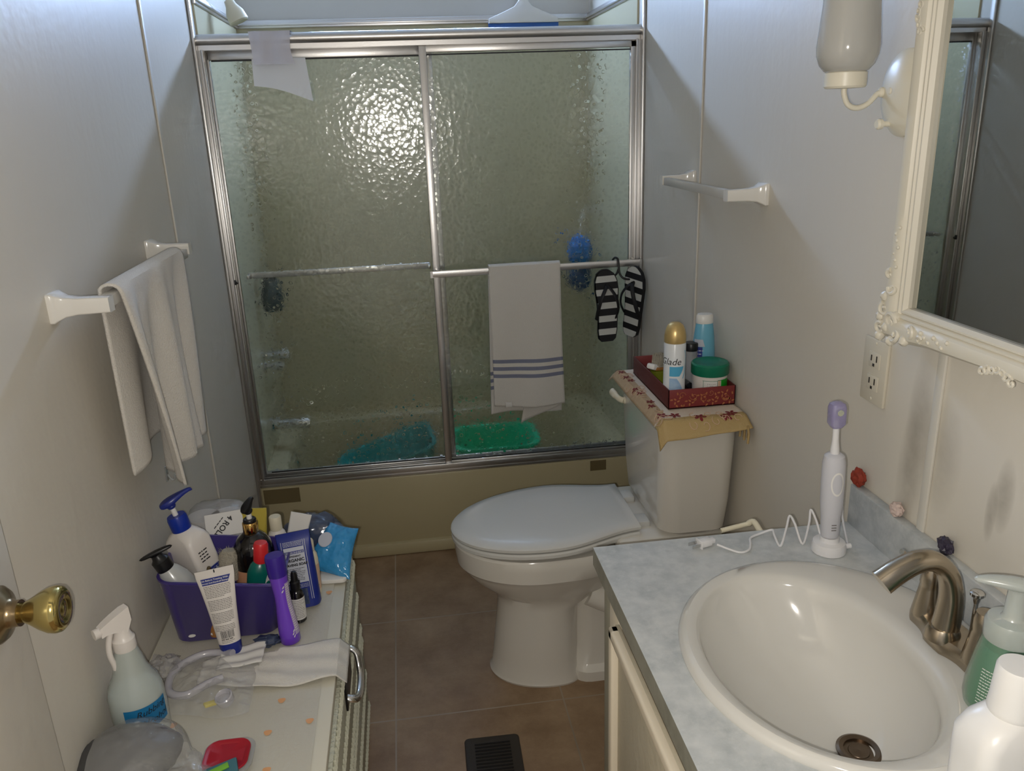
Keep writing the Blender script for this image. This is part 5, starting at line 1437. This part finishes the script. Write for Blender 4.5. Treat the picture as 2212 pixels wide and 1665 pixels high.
# --- white cloths over the dresser edge
t = thing('white_cloth', 'thin white cloth laid across dresser and over its edge', 'cloth', (.27, -1.34, LZ))
def clo(u, v):
    x = .118 + u*.282; yn = -1.368 - .05*sin(u*2.2) + .02*u; yf = -1.275 + .035*max(0, .35-u) - .022*sin(u*3.0) + .012*(u > .5)
    if u < .4: yf = -1.300 + .05*u/.4 - .005
    y = yn + (yf-yn)*v; z = LZ + .0035 + .0035*sin(v*8 + u*5)**2 + .002*sin(u*17)
    if x > .375: z -= (x-.375)*.9; x = .375 + (x-.375)*.75 + .004
    return (x, y, z)
MB().grid(clo, 60, 24).build('cloth_sheet', 'towel_w', t, solid=.0012)
t = thing('folded_tissue', 'folded white tissue on top of the thin white cloth', 'tissue', (.19, -1.31, LZ+.008))
def fol(u, v): return (.150 + .085*u, -1.345 + .010*u + v*(.058 + .012*u), LZ + .0125 + .002*sin(v*15) + .0012*sin(u*9))
MB().grid(fol, 20, 26).build('tissue_sheet', 'label_w', t, solid=.002)

# --- tubing in a clear bag with a small cup and a yellow tab
t = thing('tubing_bag', 'clear bag with loop of milky tubing beside spray bottle', 'bag', (.12, -1.38, LZ))
MB().tube(smooth_path([(.175, -1.303, LZ+.018), (.150, -1.288, LZ+.012), (.115, -1.288, LZ+.012), (.082, -1.312, LZ+.012), (.068, -1.350, LZ+.012), (.078, -1.395, LZ+.012), (.110, -1.410, LZ+.013), (.145, -1.388, LZ+.016), (.170, -1.375, LZ+.016)], 8), .0075, 14).build('tubing_loop', 'tubing', t)
def bagf(u, v):
    x = .055 + u*.175; y = -1.462 + v*.170
    z = LZ + .004 + .018*sin(pi*u)**.6*sin(pi*v)**.6 + .006*mnoise.noise(Vector((x*40, y*40, 1))) + .003*mnoise.noise(Vector((x*110, y*110, 2)))
    return (x, y + .012*sin(u*6), max(z, LZ+.003))
MB().grid(bagf, 50, 50).build('bag_film', 'clear', t)
MB().lathe([(.010, 0), (.0155, .002), (.0165, .016), (.0145, .018), (.0125, .016), (.0105, .006), (0, .005)], 28, xf=TR((.185, -1.428, LZ+.003), 16, -12, 0)).build('small_cup', 'tubing', t)
MB(TR((.158, -1.436, LZ+.008), 0, 10, 30)).box((-.011, -.006, -.003), (.011, .006, .003), .002).build('yellow_tab', 'yellow', t)
t = thing('crumpled_wrap', 'crumpled clear wrapper behind spray bottle against left wall', 'wrapper', (.04, -1.33, LZ))
MB().sphere((.048, -1.318, LZ+.014), (.030, .034, .016), 30, 18, fn=lambda d: 1 + .5*mnoise.noise(d*3) + .25*mnoise.noise(d*8)).build('wrapper_film', 'clear2', t)
# grey transparent tag left of violet bottle
t = thing('smoky_wrap', 'smoky clear wrapper between white tube and violet bottle', 'wrapper', (.235, -1.262, LZ))
MB().sphere((.236, -1.262, LZ+.010), (.026, .016, .010), 26, 14, fn=lambda d: 1 + .4*mnoise.noise(d*3)).build('wrapper_film', 'bagblue', t)

# --- dark pouch, clear bag of cards and red-lidded dish at the near end
t = thing('grey_pouch', 'dark grey bulging pouch at near end of dresser by door', 'pouch', (.06, -1.60, LZ))
def gp(d): return (1 + .10*mnoise.noise(d*1.6 + Vector((4, 0, 0))) + .04*mnoise.noise(d*5))
MB(TR((.064, -1.577, LZ+.037), 0, 6, 12)).sphere((0, 0, 0), (.078, .062, .036), 44, 24, fn=gp).build('pouch_body', 'greybag', t)
t = thing('card_bag', 'clear plastic bag holding teal and lime cards at picture bottom', 'bag', (.16, -1.63, LZ))
MB(TR((.170, -1.640, LZ+.012), 4, -8, 14)).box((-.085, -.055, -.004), (.075, .022, .004), .002).build('teal_card', 'tealcard', t)
MB(TR((.195, -1.628, LZ+.0225), 4, -8, 20)).box((-.030, -.006, -.0015), (.034, .005, .0015), .001).build('lime_strip', 'limecard', t)
def cbag(u, v):
    x = .015 + u*.245; y = -1.745 + v*(.185 + .045*sin(pi*min(1, u*1.4))*(1 if u < .7 else 1) - .06*max(0, u-.45)*2)
    z = LZ + .004 + .048*sin(pi*min(1, max(0, u*.9+.05)))**.7*sin(pi*(.12+.86*v))**.6*(1-.45*u)
    z += .007*mnoise.noise(Vector((x*26, y*26, 7))) + .004*mnoise.noise(Vector((x*75, y*75, 2)))
    q = 1 - ((x-.064)/.092)**2 - ((y+1.577)/.076)**2
    if q > 0: z = max(z, LZ + .035 + .043*sqrt(q) + .0015*mnoise.noise(Vector((x*60, y*60, 5))))
    return (x, y, max(z, LZ+.003))
MB().grid(cbag, 70, 60).build('bag_film', 'clear', t)
t = thing('red_lid_dish', 'small clear dish with dark red lid partly under clear bag', 'food container', (.218, -1.584, LZ))
MB().rings([[(p[0], p[1], LZ + z) for p in rrect(.218-a, -1.584-a, .218+a, -1.584+a, r, 8)] for (a, r, z) in ((.030, .018, 0), (.038, .022, .012), (.0415, .024, .013), (.0415, .024, .015), (.03, .02, .015))], 0).build('dish', 'clear_jar', t)
MB().rings([[(p[0], p[1], LZ + z) for p in rrect(.216-a, -1.584-a, .216+a, -1.584+a, r, 8)] for (a, r, z) in ((.036, .022, .0152), (.037, .023, .017), (.036, .022, .019), (.030, .018, .0185), (.028, .018, .0165), (.01, .008, .0165))], 0).build('dish_lid', 'redlid', t)

# --- tape patches on the tub apron
for (x0, x1, z0, z1, lab) in ((.016, .140, .245, .300, 'old brown tape patch under left end of shower track'), (1.190, 1.250, .262, .302, 'old brown tape patch beside the toilet tank on tub')):
    o = MB().box((x0, -.0312, z0), (x1, -.0300, z1)).build('tape_patch', 'tape_clear', None, ((x0+x1)/2, -.0306, (z0+z1)/2)); tag(o, lab, 'tape', 'tape patches on the tub apron')

# ================================================================== LIGHT AND CAMERA
R = Euler((1.2531, .0354, -.1377), 'XYZ')
cam = bpy.data.cameras.new('camera'); co = bpy.data.objects.new('camera', cam); COL.objects.link(co)
co.location = (.5689, -2.726, 1.5099); co.rotation_euler = R
cam.sensor_fit = 'HORIZONTAL'; cam.sensor_width = 36.0; cam.lens = 1754.34*36/2212
cam.clip_start = .01; SC.camera = co
def lamp(name, typ, loc, energy, col, **kw):
    l = bpy.data.lights.new(name, typ); l.energy = energy; l.color = col
    for k, v in kw.items(): setattr(l, k, v)
    o = bpy.data.objects.new(name, l); COL.objects.link(o); o.location = loc; return o
fl = Vector((.5689, -2.726, 1.5099)) + R.to_matrix() @ Vector((-.020, -.016, -.012))
lamp('phone_flash', 'POINT', fl, 32.0, (1.0, .94, .86), shadow_soft_size=.004)
w = bpy.data.worlds.new('hall_ambient'); SC.world = w; w.use_nodes = True
bg = w.node_tree.nodes['Background']; bg.inputs[0].default_value = (.80, .76, .70, 1); bg.inputs[1].default_value = .56
SC.view_settings.view_transform = 'Standard'; SC.view_settings.look = 'None'
SC.view_settings.gamma = 1.0; SC.view_settings.use_curve_mapping = False
SC.view_settings.exposure = 0.0
cy_ = SC.cycles
cy_.max_bounces = 9; cy_.diffuse_bounces = 4; cy_.glossy_bounces = 4; cy_.transmission_bounces = 8; cy_.transparent_max_bounces = 14
cy_.sample_clamp_indirect = 4.0
cy_.use_adaptive_sampling = True; cy_.adaptive_threshold = 0.06; cy_.caustics_reflective = False
